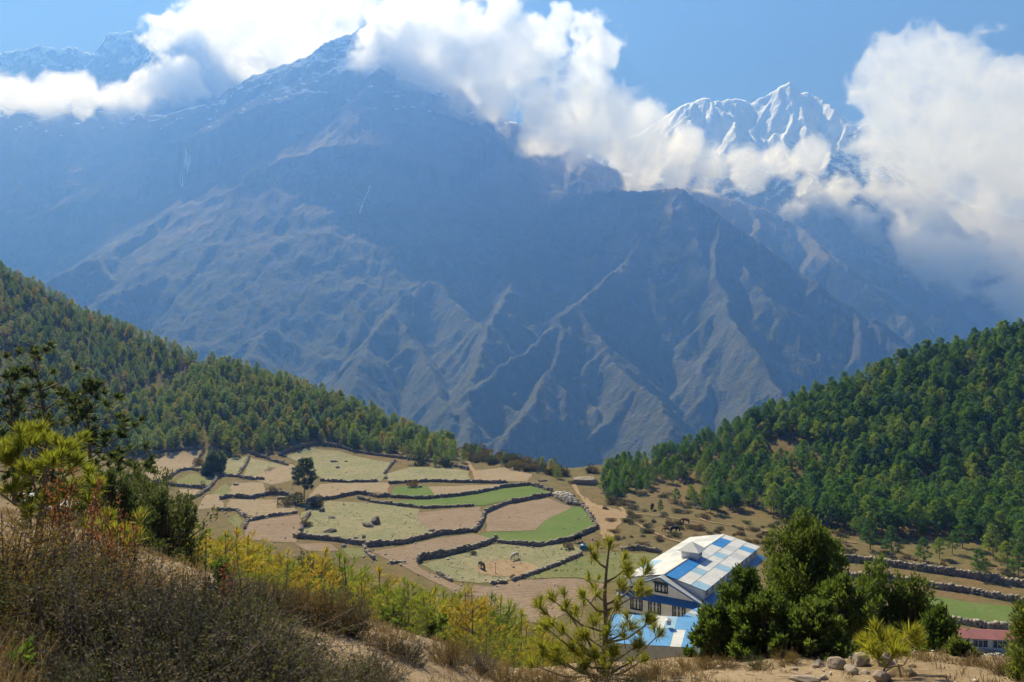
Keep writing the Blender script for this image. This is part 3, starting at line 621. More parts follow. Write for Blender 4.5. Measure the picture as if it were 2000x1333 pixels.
for (uu_, vv_, hp) in [(1742,1092,62),(1805,1102,50),(1912,1132,58),(1835,1092,40),(1600,1022,50),(1650,1030,46),(1402,1005,36),(1968,1120,60),(1700,1075,60),(1320,985,30),(1290,1000,24),(1860,1082,44),(1560,1040,46),(1940,1090,64),(1990,1130,66),(1880,1070,60)]:
    q = hit(uu_, vv_, FAR)[0]; TREES.append((q[0], q[1], q[2], hp*q[1]/F, 6+int(r_.integers(0, 6)), 'r'))
for (uu_, vv_, hp) in [(265,890,40),(290,885,45),(310,880,38),(250,880,50),(335,880,40),(445,885,30),(460,890,34),(905,905,26),(915,888,20),(935,895,22),(960,905,20),(1060,920,26),(1075,928,30),(1045,915,20),(1090,935,26),(1030,912,16),(985,902,18),(1085,915,20),(870,912,30),(850,912,24)]:
    q = hit(uu_, vv_, FAR)[0]; TREES.append((q[0], q[1], q[2], hp*q[1]/F, int(r_.integers(0, 6)), 'l'))
print('trees', len(TREES))
app = np.array([t[3]/t[1] for t in TREES]); order = np.argsort(-app); big = set(order[:300].tolist()); rest = [i for i in range(len(TREES)) if i not in big]
def tree_label(x_, y_, z_, h_):
    uu_, vv_ = uvof(x_, y_, z_); sl = 666.5-F*float(np.interp(x_, _sx, _sz))/float(np.interp(x_, _sx, _sy)); f = (vv_-sl)/(max(1000, 950+0.13*(uu_-1150))-sl)
    a = 'tall' if h_ > 7.6 else 'small' if h_ < 5.6 else 'middling'
    b = 'on the skyline' if f < 0.16 else 'high on the slope' if f < 0.42 else 'halfway up the slope' if f < 0.7 else 'low on the slope'
    c = 'nearest the valley gap' if uu_ < 1330 else 'above the lodge roof' if uu_ < 1500 else 'above the big juniper' if uu_ < 1680 else 'above the retaining walls' if uu_ < 1850 else 'towards the right picture edge'
    return '%s green pine %s of the right hillside, %s' % (a, b, c)
for i in sorted(big):
    x_, y_, z_, h_, p_, sd = TREES[i]
    if sd == 'r': put_tree(p_, x_, y_, h_/8.0, r_.uniform(0, 6.28), tree_label(x_, y_, z_, h_), 'pines on the right hillside', z_-.1)
    else: put_tree(p_, x_, y_, h_/7.0, r_.uniform(0, 6.28), 'bushy young pine at the front of the wooded hillside left of the valley', 'pines on the left hillside', z_-.1)
# the rest of the wood as one mass, instanced
pc = bpy.data.collections.new('pine_shapes')
for i, (td, cd_) in enumerate(proto_data):
    bm = bmesh.new(); bm.from_mesh(td); nt_ = len(bm.faces); bm.from_mesh(cd_)
    me = bpy.data.meshes.new('pine_shape'); bm.faces.ensure_lookup_table()
    for j in range(nt_, len(bm.faces)): bm.faces[j].material_index = 1
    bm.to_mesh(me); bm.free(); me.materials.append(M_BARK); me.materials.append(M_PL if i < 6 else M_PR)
    po = bpy.data.objects.new('pine_shape_%02d' % i, me); pc.objects.link(po)
A = np.array([TREES[i][:5] for i in rest])
fo = mesh_obj('pine_forest', A[:, :3]-(0, 0, .1), [], M_PL)
for nm, ty, dat in (('idx', 'INT', A[:, 4].astype(int)), ('sc', 'FLOAT', A[:, 3]/np.where(A[:, 4] < 6, 7.0, 8.0)), ('rz', 'FLOAT', r_.uniform(0, 6.28, len(A)))):
    at = fo.data.attributes.new(nm, ty, 'POINT'); at.data.foreach_set('value', dat)
ng = bpy.data.node_groups.new('plant_forest', 'GeometryNodeTree'); ng.interface.new_socket('Geometry', in_out='INPUT', socket_type='NodeSocketGeometry'); ng.interface.new_socket('Geometry', in_out='OUTPUT', socket_type='NodeSocketGeometry')
gi = ng.nodes.new('NodeGroupInput'); go = ng.nodes.new('NodeGroupOutput'); iop = ng.nodes.new('GeometryNodeInstanceOnPoints'); ci = ng.nodes.new('GeometryNodeCollectionInfo')
ci.inputs['Collection'].default_value = pc; ci.inputs['Separate Children'].default_value = True; ci.inputs['Reset Children'].default_value = True
def na(nm, ty):
    q = ng.nodes.new('GeometryNodeInputNamedAttribute'); q.data_type = ty; q.inputs[0].default_value = nm; return q.outputs[0]
cx = ng.nodes.new('ShaderNodeCombineXYZ'); L_ = ng.links.new
L_(na('rz', 'FLOAT'), cx.inputs[2]); L_(gi.outputs[0], iop.inputs['Points']); L_(ci.outputs[0], iop.inputs['Instance']); iop.inputs['Pick Instance'].default_value = True
L_(na('idx', 'INT'), iop.inputs['Instance Index']); L_(cx.outputs[0], iop.inputs['Rotation']); L_(na('sc', 'FLOAT'), iop.inputs['Scale']); L_(iop.outputs[0], go.inputs[0])
md = fo.modifiers.new('plant', 'NODES'); md.node_group = ng
tag(fo, 'dense mass of small pines covering both hillsides', 'forest', kind='stuff')
# ------------------------------------------------------------------ buildings
def plain_mat(name, col, rough=0.6, spec=0.3, var=0.15, sc=1.5, metal=0.0, bump=0.0):
    k = N(name); p = k.obj(); n = k.noise(sc, 5, p, 0.65); n2 = k.noise(sc*8, 3, p, 0.6)
    dk = tuple(c*(1-var*2.2) for c in col); c = k.mix(k.ramp(n, 0.35, 0.75), col, dk); c = k.mix(k.ramp(n2, 0.55, 0.8, 0, 0.35), c, tuple(x*0.6 for x in col))
    return k.done(k.bsdf(c, rough, spec, k.bump(n2, 0.3, bump) if bump else None, metal))
def sheet_metal(name, col, rough=0.42):
    k = N(name); p = k.obj(); x = k.n('SeparateXYZ', {0: p}).outputs[1]; wv = k.math('SINE', k.math('MULTIPLY', x, 2*math.pi/0.16)); n = k.noise(0.7, 5, p, 0.65); n2 = k.noise(5, 4, k.scale(p, (.4, 3, 1)), 0.6)
    c = k.mix(k.ramp(n, 0.4, 0.7), col, tuple(q*0.8 for q in col)); c = k.mix(k.ramp(n2, 0.58, 0.8, 0, 0.4), c, tuple(q*0.55+.04 for q in col))
    return k.done(k.bsdf(c, rough, 0.45, k.bump(wv, 0.35, 0.02)))
M_WALLW = plain_mat('white_plaster', (0.86,0.85,0.83), 0.85, 0.1, 0.10); M_TRIM = plain_mat('white_paint', (0.80,0.81,0.83), 0.5, 0.3, 0.06)
M_GREEN = plain_mat('dark_green_wood', (0.035,0.075,0.07), 0.6, 0.2); k = N('window_glass'); M_GLASS = k.done(k.bsdf((0.05,0.06,0.075), 0.08, 0.6))
RC = {'w': sheet_metal('white_sheet', (0.66,0.68,0.70)), 'g': sheet_metal('grey_sheet', (0.52,0.55,0.58)), 'l': sheet_metal('pale_blue_sheet', (0.30,0.50,0.70)), 'b': sheet_metal('blue_sheet', (0.02,0.21,0.62), 0.4), 'm': sheet_metal('mid_blue_sheet', (0.10,0.33,0.68)), 'd': plain_mat('blue_skirt_paint', (0.03,0.16,0.42), 0.45, 0.4, .1), 'r': sheet_metal('red_sheet', (0.33,0.13,0.11)), 't': sheet_metal('teal_sheet', (0.16,0.42,0.50))}
def box(name, c, h, mat, parent, bev=0.0, rot=None):
    V = _cub*np.array(h); 
    if rot is not None: V = V@np.array(rot).T
    return mesh_obj(name, V+np.array(c), _cf, mat, parent)
def slab(name, a, b, c, d, th, mat, parent):             # a sheet with thickness over four corners
    q = np.array([a, b, c, d], float); n = np.cross(q[1]-q[0], q[3]-q[0]); n /= np.linalg.norm(n); n *= 1 if n[2] > 0 else -1
    V = np.concatenate([q, q+n*th]); return mesh_obj(name, V, [(0,3,2,1),(4,5,6,7),(0,1,5,4),(1,2,6,5),(2,3,7,6),(3,0,4,7)], mat, parent)
def window(par, c, w, h, ax, out, cols=3, rows=2, style='green'):     # ax: unit along the wall, out: unit outward
    c = np.array(c, float); ax = np.array(ax, float); out = np.array(out, float); up = np.array((0, 0, 1.0)); Rm = np.stack([ax, out, up], 1)
    t = 0.16 if style == 'green' else 0.08; mf = M_GREEN if style == 'green' else M_TRIM; B = Build()
    def bar(dx, dz, hx, hz, pr=0.07): B.add((_cub*np.array((hx, pr, hz)))@Rm.T+c+ax*dx+up*dz+out*(pr-.02), _cf)
    bar(0, h/2+t/2, w/2+t, t/2); bar(0, -h/2-t*.8, w/2+t, t*.8); bar(-w/2-t/2, 0, t/2, h/2-.003); bar(w/2+t/2, 0, t/2, h/2-.003)
    if style == 'green': bar(0, h/2+t+.13, w/2+.34, .09, .2)
    f = B.obj('window', mf, par); B2 = Build()
    def bar2(dx, dz, hx, hz): B2.add((_cub*np.array((hx, .03, hz)))@Rm.T+c+ax*dx+up*dz+out*0.035, _cf)
    for i in range(1, cols): bar2(-w/2+w*i/cols, 0, .045 if style != 'green' else .06, h/2-.004)
    for j in range(1, rows): bar2(0, -h/2+h*j/rows, w/2-.004, .035)
    if style == 'green':
        for i in range(cols):
            for s in (-1, 1): bar2(-w/2+w*(i+.5)/cols+s*w/cols*.3, 0, .035, h/2-.006)
    B2.obj('mullion', M_TRIM, f)
    for i in range(cols):
        x0 = -w/2+w*(i+.5)/cols; V = (_cub*np.array((w/cols/2-.01, .012, h/2-.008)))@Rm.T+c+ax*x0+out*0.004; mesh_obj('pane', V, _cf, M_GLASS, f)
    return f
def lodge():
    x0, y0 = 22.7, 122.0; g = float(ground(24, 126))-0.15; ang = math.atan2(-17, 27)      # local +Y runs along the ridge
    r = empty('lodge', (x0, y0, g), ang); L = 31.5; W = 6.3; RH = 10.5; EH = 7.75; DE = 9.2
    # walls
    mesh_obj('gable_wall', [(-W,0,0),(W,0,0),(W,0,EH),(0,0,RH-.16),(-W,0,EH),(-W,.3,0),(W,.3,0),(W,.3,EH),(0,.3,RH-.16),(-W,.3,EH)], [(0,1,2,3,4),(9,8,7,6,5),(0,5,6,1),(1,6,7,2),(4,9,5,0)], M_WALLW, r)
    mesh_obj('rear_wall', [(-W,L,0),(W,L,0),(W,L,EH),(0,L,RH-.3),(-W,L,EH)], [(4,3,2,1,0)], M_WALLW, r)
    for s in (-1, 1):
        box('side_wall', (s*(W-.15), L/2+.15, EH/2-.1), (.148, L/2-.16, EH/2-.1), M_WALLW, r)
        # gable strip roof near the front, then the raised long dormer
        slab('front_roof', (0.0,-.55,RH-.02), (0.0,1.55,RH-.02), (s*(W+.75),1.55,EH-.42), (s*(W+.75),-.55,EH-.42), .10, RC['g'], r)
        slab('verge_board', (0.0,-.62,RH+.02), (0.0,-.50,RH+.02), (s*(W+.8),-.50,EH-.42), (s*(W+.8),-.62,EH-.42), .22, RC['d'], r)
        mesh_obj('dormer_cheek', [(0,1.62,RH-.1),(s*(W-.05),1.62,EH-.3),(s*(W-.05),1.62,DE-.12),(0,1.75,RH-.1),(s*(W-.05),1.75,EH-.3),(s*(W-.05),1.75,DE-.12)], [(0,1,2),(5,4,3),(0,3,4,1),(1,4,5,2),(2,5,3,0)], M_TRIM, r)
        box('dormer_wall', (s*(W-.2), L/2+.8, (EH+DE)/2-.1), (.14, L/2-.9, (DE-EH)/2), M_TRIM, r)
        # roof sheets of the dormer plane
        rows = [(0, .30), (.30, .62), (.62, 1.0)]; nc = 11; y_a, y_b = 1.45, L+.4
        rr = random.Random(5 if s > 0 else 9)
        for j, (t0, t1) in enumerate(rows):
            for i in range(nc):
                ya = y_a+(y_b-y_a)*i/nc; yb = y_a+(y_b-y_a)*(i+1)/nc; cc = rr.choice('wwwwgw')
                if s > 0:
                    if j == 0: cc = 'b' if i < 5 else 'g' if i == 5 else 'b' if i in (8, 9) else 'w'
                    if j == 1: cc = 'l' if i in (2, 6) else rr.choice('wwgw')
                    if j == 2: cc = 'l' if i in (0, 4) else 'm' if i == 9 else rr.choice('wwgww')
                else:
                    cc = rr.choice('wwwgw') if j < 2 else ('l' if i in (2, 3) else rr.choice('wwwg'))
                xa = .22+(W+.35-.22)*t0; xb = .22+(W+.35-.22)*t1+(.08 if j < 2 else 0)
                za = RH+(DE-.02-RH)*t0+.0-.012*(j+1)*0; zb = RH+(DE-.02-RH)*t1; lift = .03*(2-j)+.006*(i % 2)
                slab('roof_panel', (s*xa,ya+.012,za+lift), (s*xa,yb-.012,za+lift), (s*xb,yb-.012,zb+lift), (s*xb,ya+.012,zb+lift), .03, RC[cc], r)
        mesh_obj('roof_deck', [(0,1.5,RH-.03),(0,L+.35,RH-.03),(s*(W+.3),L+.35,DE-.09),(s*(W+.3),1.5,DE-.09)], [(0,1,2,3)], RC['g'], r)
        # blue skirt roof under the dormer windows
        slab('skirt_roof', (s*(W-.02),1.0,EH-.1), (s*(W-.02),L+.9,EH-.1), (s*(W+1.25),L+.9,EH-.75), (s*(W+1.25),1.0,EH-.75), .07, RC['d'] if s > 0 else RC['m'], r)
        for i in range(11):
            yy = 3.0+i*2.65; window(r, (s*(W-.055), yy, (EH+DE)/2-.02), 1.15, 1.0, (0, 1 if s < 0 else -1, 0), (s, 0, 0), 2, 2, 'white')
        for i in range(8):
            yy = 2.3+i*3.7
            for zc in (5.5, 2.4): window(r, (s*W, yy, zc), 1.6, 1.7, (0, 1 if s < 0 else -1, 0), (s, 0, 0), 3, 2)
    box('ridge_cap', (0, L/2+.9, RH+.10), (.26, L/2-.6, .05), RC['w'], r)
    # skirt roof and windows of the gable front
    slab('skirt_roof', (-W-.5,0,EH-.05), (W+.5,0,EH-.05), (W+.5,-1.25,EH-.75), (-W-.5,-1.25,EH-.75), .08, RC['d'], r)
    window(r, (.2,0,8.95), 1.8, 1.0, (1,0,0), (0,-1,0), 3, 2)
    for xx in (-3.9, -.9, 3.0):
        window(r, (xx,0,5.95), 1.75, 1.7, (1,0,0), (0,-1,0), 3, 2); window(r, (xx,0,3.1), 1.75, 1.7, (1,0,0), (0,-1,0), 3, 2)
    # cupola on the ridge
    cy0 = 14.2; cu = box('cupola', (0, cy0, RH+.45), (1.35, 1.35, .78), M_TRIM, r)
    e = 1.85; a = RH+1.2; mesh_obj('cupola_roof', [(-e,cy0-e,a),(e,cy0-e,a),(e,cy0+e,a),(-e,cy0+e,a),(0,cy0,a+1.35),(-e,cy0-e,a-.08),(e,cy0-e,a-.08),(e,cy0+e,a-.08),(-e,cy0+e,a-.08)], [(0,1,4),(1,2,4),(2,3,4),(3,0,4),(5,8,7,6),(0,5,6,1),(1,6,7,2),(2,7,8,3),(3,8,5,0)], RC['w'], cu)
    for s in (-1, 1): window(cu, (s*1.35, cy0, RH+.68), 1.5, .62, (0, 1 if s < 0 else -1, 0), (s, 0, 0), 3, 1, 'white')
    tag(r, 'large white lodge with blue and white sheet roof and a small roof cupola', 'lodge'); return r
lodge()
def annex():
    q = (15.5, 107.0); g = float(ground(*q)); top = -(1206-666.5)/F*112.0
    r = empty('annex', (0, 0, 0)); z1 = top; z0 = -(1262-666.5)/F*103.5
    # one broad blue roof falling towards us, cream patches on it, walls below
    A_ = P(1195,1200,114); B_ = P(1368,1208,111.5); C_ = P(1352,1266,102.5); D_ = P(1180,1256,104.5)
    for i in range(8):
        t0, t1 = i/8, (i+1)/8; lerp = lambda a, b, t: tuple(a[j]+(b[j]-a[j])*t for j in range(3))
        for j in range(2):
            s0, s1 = (0, .42) if j == 0 else (.42, 1.0); cc = 'l' if (i, j) in ((1, 0), (5, 0)) else 'm'
            if (i, j) in ((6, 1), (4, 0)): cc = 'w'
            if (i, j) == (3, 1): cc = 'm'
            a, b = lerp(A_, B_, t0), lerp(A_, B_, t1); d, c = lerp(D_, C_, t0), lerp(D_, C_, t1); l_ = .02*(i % 2)+.03*(1-j)
            q4 = [lerp(a, d, s0), lerp(b, c, s0), lerp(b, c, s1+(.02 if j == 0 else 0)), lerp(a, d, s1+(.02 if j == 0 else 0))]
            slab('roof_panel', *[(p[0], p[1], p[2]+l_) for p in q4], .03, RC[cc], r)
    P4 = [A_, B_, C_, D_]
    for i in range(4):
        a, b = np.array(P4[i]), np.array(P4[(i+1) % 4]); m = sum(np.array(p) for p in P4)/4; a = a+(m-a)*.05; b = b+(m-b)*.05
        mesh_obj('wall', [(a[0],a[1],-50),(b[0],b[1],-50),(b[0],b[1],b[2]-.12),(a[0],a[1],a[2]-.12)], [(0,1,2,3),(3,2,1,0)][:1], M_WALLW, r)
    v = P(1306,1222,108.6); pv = box('roof_vent', (v[0], v[1], v[2]+.42), (.28,.28,.3), RC['g'], r); mesh_obj('vent_cap', [(v[0]-.45,v[1]-.45,v[2]+.72),(v[0]+.45,v[1]-.45,v[2]+.72),(v[0]+.45,v[1]+.45,v[2]+.72),(v[0]-.45,v[1]+.45,v[2]+.72),(v[0],v[1],v[2]+1.05)], [(0,1,4),(1,2,4),(2,3,4),(3,0,4),(3,2,1,0)], RC['w'], pv)
    tag(r, 'lower annex with a broad bright blue sheet roof in front of the lodge', 'annex')
annex()
def porch():                                      # striped barrel roof between lodge and annex
    r = empty('porch', (0, 0, 0)); a = P(1325,1207,113.5); b = P(1368,1193,117)
    for i in range(7):
        t0, t1 = i/7, (i+1)/7; cc = 'wblwmlw'[i]; f = lambda t: (a[0]+(b[0]-a[0])*t, a[1]+(b[1]-a[1])*t, a[2]-1.2+1.6*math.sin(math.pi*(0.15+.5*t)))
        p, q = f(t0), f(t1); slab('roof_panel', p, q, (q[0]+3.2, q[1]-1.6, q[2]-.5), (p[0]+3.2, p[1]-1.6, p[2]-.5), .03, RC[cc], r)
    c = f(.5); box('post', (c[0]+2.9, c[1]-1.5, (c[2]-48)/2), (.1,.1,(c[2]+48)/2-.7), M_TRIM, r); box('post', (a[0]+1.0, a[1]-.6, (a[2]-48)/2-.5), (.1,.1,(a[2]+48)/2-.9), M_TRIM, r)
    tag(r, 'small porch with a curved blue and white striped roof beside the annex', 'porch')
porch()
def gable_house(name, u, v, w, l, h, rz, roofm, label, cat, rh=1.0, wins=0, d=None, wallm=None):
    q = hit(u, v, FAR)[0] if d is None else np.array(((u-1000)/F*d, d, float(ground((u-1000)/F*d, d))))
    r = empty(name, tuple(q), rz); wm = wallm or M_WALLW; W, L = w/2, l/2
    mesh_obj('wall', [(-L,-W,-1),(L,-W,-1),(L,W,-1),(-L,W,-1),(-L,-W,h),(L,-W,h),(L,W,h),(-L,W,h),(-L,0,h+rh-.06),(L,0,h+rh-.06)], [(0,1,5,4),(1,2,6,9,5),(2,3,7,6),(3,0,4,8,7)], wm, r)
    rf = empty_part = None
    for s in (-1, 1): slab('roof', (-L-.4,0,h+rh), (L+.4,0,h+rh), (L+.4,s*(W+.45),h-.15), (-L-.4,s*(W+.45),h-.15), .06, roofm, r)
    for i in range(wins):
        xx = -L+l*(i+.5)/wins; window(r, (xx,-W,h*.62), l/wins*.72, h*.42, (1,0,0), (0,-1,0), 3, 1, 'white')
    tag(r, label, cat); return r
gable_house('long_house', 1905, 1268, 3.6, 19.0, 2.4, math.radians(-8), RC['r'], 'long low white house with a faded red roof below the lawn', 'house', 0.55, 7)
gable_house('small_house', 78, 842, 6, 8, 2.6, 0.3, RC['t'], 'small house with a pale teal roof among the trees, left of its twin', 'house', 1.4, 0, 215)
gable_house('small_house', 128, 848, 4.5, 6, 2.2, 0.2, RC['t'], 'smaller teal-roofed house among the trees, right of its twin', 'house', 1.2, 0, 208)
gable_house('shed', 1520, 1200, 5, 8, 3.2, math.radians(-30), RC['b'], 'bright blue shed roof glimpsed through the big juniper', 'shed', 1.2, 0, 119)
# ------------------------------------------------------------------ things on the fields
M_POLE = plain_mat('pole_wood', (0.10,0.08,0.06))
for u_, v_, h_, lb in ((968,1122,2.3,'thin court pole standing on the near side of the sand court'), (1016,1105,1.9,'thin court pole at the far right of the sand court near the white horse')):
    q = hit(u_, v_, FAR)[0]; B = Build(); B.tube([(0,0,-.2),(0,0,h_*.6),(0.03,0,h_)], [.05,.045,.04], 8); B.add(_cub*np.array((.12,.12,.05))+(0,0,0.03), _cf); o = B.obj('court_pole', M_POLE); o.location = q; tag(o, lb, 'pole', 'poles of the sand court')
def skin_animal(name, loc, rz, mat, label, cat, sc=1.0, graze=True, horn=False, shag=1.0):
    me = bpy.data.meshes.new(name)
    hd = [(1.0,0,1.12),(1.28,0,.85),(1.45,0,.42),(1.52,0,.14)] if graze else [(1.0,0,1.3),(1.2,0,1.55),(1.35,0,1.62),(1.6,0,1.42)]
    V = [(-.62,0,1.18),(-.25,0,1.12),(.25,0,1.1),(.66,0,1.18)]+hd+[(-.78,0,1.1),(-.9,0,.75),(-.88,0,.45)]
    E = [(0,1),(1,2),(2,3),(3,4),(4,5),(5,6),(6,7),(0,8),(8,9),(9,10)]; Rr = [.27*shag,.30*shag,.29*shag,.27*shag,.19,.15,.14,.085,.06,.045,.03]
    for (bx_, s, hind) in ((-.62,1,1),(-.62,-1,1),(.62,1,0),(.62,-1,0)):
        i = len(V); a = 0 if hind else 3; ky = .17*s
        V += [(bx_-.02,ky,.85),(bx_+(.06 if hind else .02),ky,.62),(bx_-(.1 if hind else 0),ky,.34),(bx_-(.04 if hind else 0),ky,.04)]; E += [(a,i),(i,i+1),(i+1,i+2),(i+2,i+3)]; Rr += [.15*shag,.10,.06,.06]
    if horn: i = len(V); V += [(1.50,.16,.5),(1.62,.26,.62),(1.50,-.16,.5),(1.62,-.26,.62)]; E += [(6,i),(i,i+1),(6,i+2),(i+2,i+3)]; Rr += [.05,.02,.05,.02]
    else: i = len(V); V += [(1.34,.09,.62),(1.30,.12,.74),(1.34,-.09,.62),(1.30,-.12,.74)]; E += [(5,i),(i,i+1),(5,i+2),(i+2,i+3)]; Rr += [.05,.02,.05,.02]
    me.from_pydata(V, E, []); o = bpy.data.objects.new(name, me); COL.objects.link(o); me.materials.append(mat)
    m = o.modifiers.new('skin', 'SKIN'); m.use_smooth_shade = True; sv = me.skin_vertices[0].data
    for q, rad in zip(sv, Rr): q.radius = (rad, rad)
    sv[0].use_root = True; s2 = o.modifiers.new('sub', 'SUBSURF'); s2.levels = 1; s2.render_levels = 1
    o.location = loc; o.rotation_euler = (0, 0, rz); o.scale = (sc,)*3; tag(o, label, cat); return o
M_HW = plain_mat('white_coat', (0.62,0.60,0.56), 0.8, .1); M_HB = plain_mat('brown_coat', (0.055,0.03,0.02), 0.7, .15); M_YK = plain_mat('black_coat', (0.02,0.018,0.016), 0.9, .05); M_CB = plain_mat('russet_coat', (0.13,0.055,0.03), 0.8, .1)
for u_, v_, mt, lb, nm, sc_, rz, ct in ((1007,1094,M_HW,'white horse grazing beside the sand court','horse',1.15,-2.2,'horse'), (940,1112,M_HB,'dark brown horse grazing at the left of the sand court','horse',1.15,-1.1,'horse'),
    (1274,996,M_YK,'black yak grazing on the dry slope below the pines','yak',1.2,-1.9,'yak'), (1340,1024,M_CB,'russet cow on the dry slope behind the lodge','cow',1.05,2.6,'cow'), (1316,1042,M_YK,'dark yak nearest the lodge roof on the dry slope','yak',1.15,.4,'yak'), (1303,1040,M_CB,'brown calf beside the dark yak behind the lodge','cow',.8,2.9,'cow'), (1126,1060,M_YK,'black yak standing below the bright green field','yak',1.2,0.9,'yak')):
    q = hit(u_, v_, FAR)[0]; skin_animal(nm, tuple(q), rz, mt, lb, ct, sc_, True, nm != 'horse', 1.0 if nm == 'horse' else 1.22)
q = hit(1141,1074,FAR)[0]; t_ = empty('water_tank', tuple(q), .4); B = Build(); B.tube([(0,0,0),(0,0,.1),(0,0,.9),(0,0,1.1),(0,0,1.2)], [.95,1.0,1.0,.8,.02], 14); B.obj('tank_body', plain_mat('blue_tank', (0.02,0.16,0.36), .5, .4), t_, True); B = Build(); B.tube([(0,0,1.15),(0,0,1.32),(0,0,1.33)], [.32,.32,.01], 10); B.obj('lid', M_YK, t_); tag(t_, 'small blue tank beside the wall near the black yak', 'tank')
# boulders
def boulder(name, loc, size, seed, mat, label, group=None, rz=0.0, cat='boulder', sub=3):
    bm = bmesh.new(); bmesh.ops.create_icosphere(bm, subdivisions=sub, radius=1.0); r = np.random.default_rng(seed)
    pl = [(lambda n: n/np.linalg.norm(n))(r.normal(size=3)) for _ in range(9)]; dd_ = r.uniform(.55, .9, 9)
    co = np.array([v.co for v in bm.verts])
    for n, d in zip(pl, dd_):
        s = co@n; co = co-np.maximum(s-d, 0)[:, None]*n*0.9
    co *= (1+.10*noise3(co[:, 0]*2.3+seed, co[:, 1]*2.3, co[:, 2]*2.3, seed)[:, None]+.05*noise3(co[:, 0]*6, co[:, 1]*6+seed, co[:, 2]*6, seed)[:, None]); co *= np.array(size)
    for v, c in zip(bm.verts, co): v.co = c
    me = bpy.data.meshes.new(name); bm.to_mesh(me); bm.free(); me.materials.append(mat); o = bpy.data.objects.new(name, me); COL.objects.link(o); o.location = loc; o.rotation_euler = (0, 0, rz); tag(o, label, cat, group); return o
M_RK = rock_mat('boulder_rock', (0.20,0.175,0.155), (0.20,0.175,0.155)); M_RKP = rock_mat('pale_boulder', (0.33,0.29,0.245), (0.33,0.29,0.245), (0.42,0.40,0.36))
for j, (u_, v_, sx_, sy_, sz_, mt, lb) in enumerate([
    (1146,945,5.0,3.0,2.2,M_RKP,'huge pale outcrop boulder on the grassy saddle'), (733,1024,1.4,1.2,1.6,M_RK,'upright dark rock in the pale rocky pasture'), (718,1028,2.2,1.4,.8,M_RK,'low dark rock slab against the upright rock'),
    (843,1038,.9,.7,.45,M_RK,'small dark boulder at the lower left of the brown field'), (648,1012,1.4,1.0,.6,M_RK,'flat boulder in the left of the rocky pasture'), (645,1040,1.8,1.0,.7,M_RK,'jagged boulder above the long curved wall'), (710,1052,.7,.5,.6,M_RK,'small boulder just above the long curved wall'), (695,1053,.7,.6,.4,M_RK,'low stone left of the small boulder above the curved wall'),
    (630,1000,1.0,.8,1.0,M_RK,'boulder at the upper left of the rocky pasture'), (460,948,1.6,1.0,.7,M_RKP,'pale boulder on the tan terrace left of the lone pine'), (550,975,1.6,1.0,.7,M_RKP,'pale flat rock left of the lone pine'), (660,915,1.2,.9,.6,M_RK,'dark rock in the upper pale pasture'), (652,903,1.6,.8,.6,M_RK,'long dark rock high in the upper pale pasture'), (676,903,.8,.6,.4,M_RK,'small dark stone in the upper pale pasture'), (753,935,1.2,.8,.6,M_RKP,'pale boulder at the foot of the short wall'), (820,953,.9,.7,.5,M_RK,'dark stone in the pale green strip'), (671,1070,.9,.7,.6,M_RKP,'pale stone at the edge of the small green patch'), (1060,940,1.6,.9,.6,M_RK,'grey rock on the wall corner by the saddle')]):
    q = hit(u_, v_, FAR)[0]; boulder('boulder', (q[0], q[1], q[2]+sz_*.25), (sx_, sy_, sz_), 30+j, mt, lb, None, j*1.3)
# ------------------------------------------------------------------ plants of the fields and of the near slope
def put(name, parts, loc, sc, rz, label, cat, group=None):
    r = empty(name, loc, rz); r.scale = (sc,)*3 if np.isscalar(sc) else sc
    for nm, d in parts: o = bpy.data.objects.new(nm, d); COL.objects.link(o); o.parent = r
    tag(r, label, cat, group); return r
def mdata(B, name, mat, smooth=False):
    o = B.obj(name, mat, None, smooth); d = o.data; bpy.data.objects.remove(o); return d
q = hit(594, 977, FAR)[0]; T_, C_ = pine_shape(90, 11.0, 0.33, 0.27, 480, True, .8, .22, 9, .45)
put('pine_tree', [('trunk', mdata(T_, 'trunk', M_BARK)), ('crown', mdata(C_, 'crown', leaf_mat('lone_pine_needles', [(0.06,0.105,0.04)]*2, .35)))], tuple(q), 1.0, 0, 'tall lone pine standing on a wall among the fields', 'pine tree')
# low bushes
def bush_shape(seed, n=900, blade=.22, bw=.09, sq=.75, stems=14):
    rs = np.random.default_rng(seed); S = Build(); C = Build(); lob = rs.normal(size=(7, 3))*(.45, .45, .22)+(0, 0, .42)
    for i in range(stems):
        e = lob[i % 7]+rs.normal(size=3)*.2; S.tube([(0, 0, -.1), e*.5+rs.normal(size=3)*.06, e], [.03, .02, .008], 4)
    d = rs.normal(size=(n, 3)); d /= np.linalg.norm(d, axis=1)[:, None]; c = lob[rs.integers(0, 7, n)]; p = c+d*(.42*rs.uniform(.55, 1.05, n)**.5)[:, None]*(1, 1, sq); p[:, 2] = np.maximum(p[:, 2], .02)
    C.blades(p, d+rs.normal(size=(n, 3))*.6+(0, 0, .3), blade*rs.uniform(.6, 1.2, n), bw, rs); return S, C
M_B1 = leaf_mat('bush_dark', [(0.05,0.07,0.03),(0.075,0.085,0.035),(0.10,0.08,0.04)]); M_B2 = leaf_mat('bush_rust', [(0.16,0.10,0.04),(0.12,0.085,0.05),(0.18,0.14,0.05)])
M_TWIG = bark_mat('twig_bark', (0.12,0.10,0.085), (0.24,0.20,0.17))
bushes = []
for i in range(4):
    S, C = bush_shape(60+i); sd = mdata(S, 'stem', M_TWIG); bushes.append([('stem', sd), ('foliage', mdata(C, 'foliage', M_B1))]); bushes.append([('stem', sd), ('foliage', mdata(C, 'foliage', M_B2))])
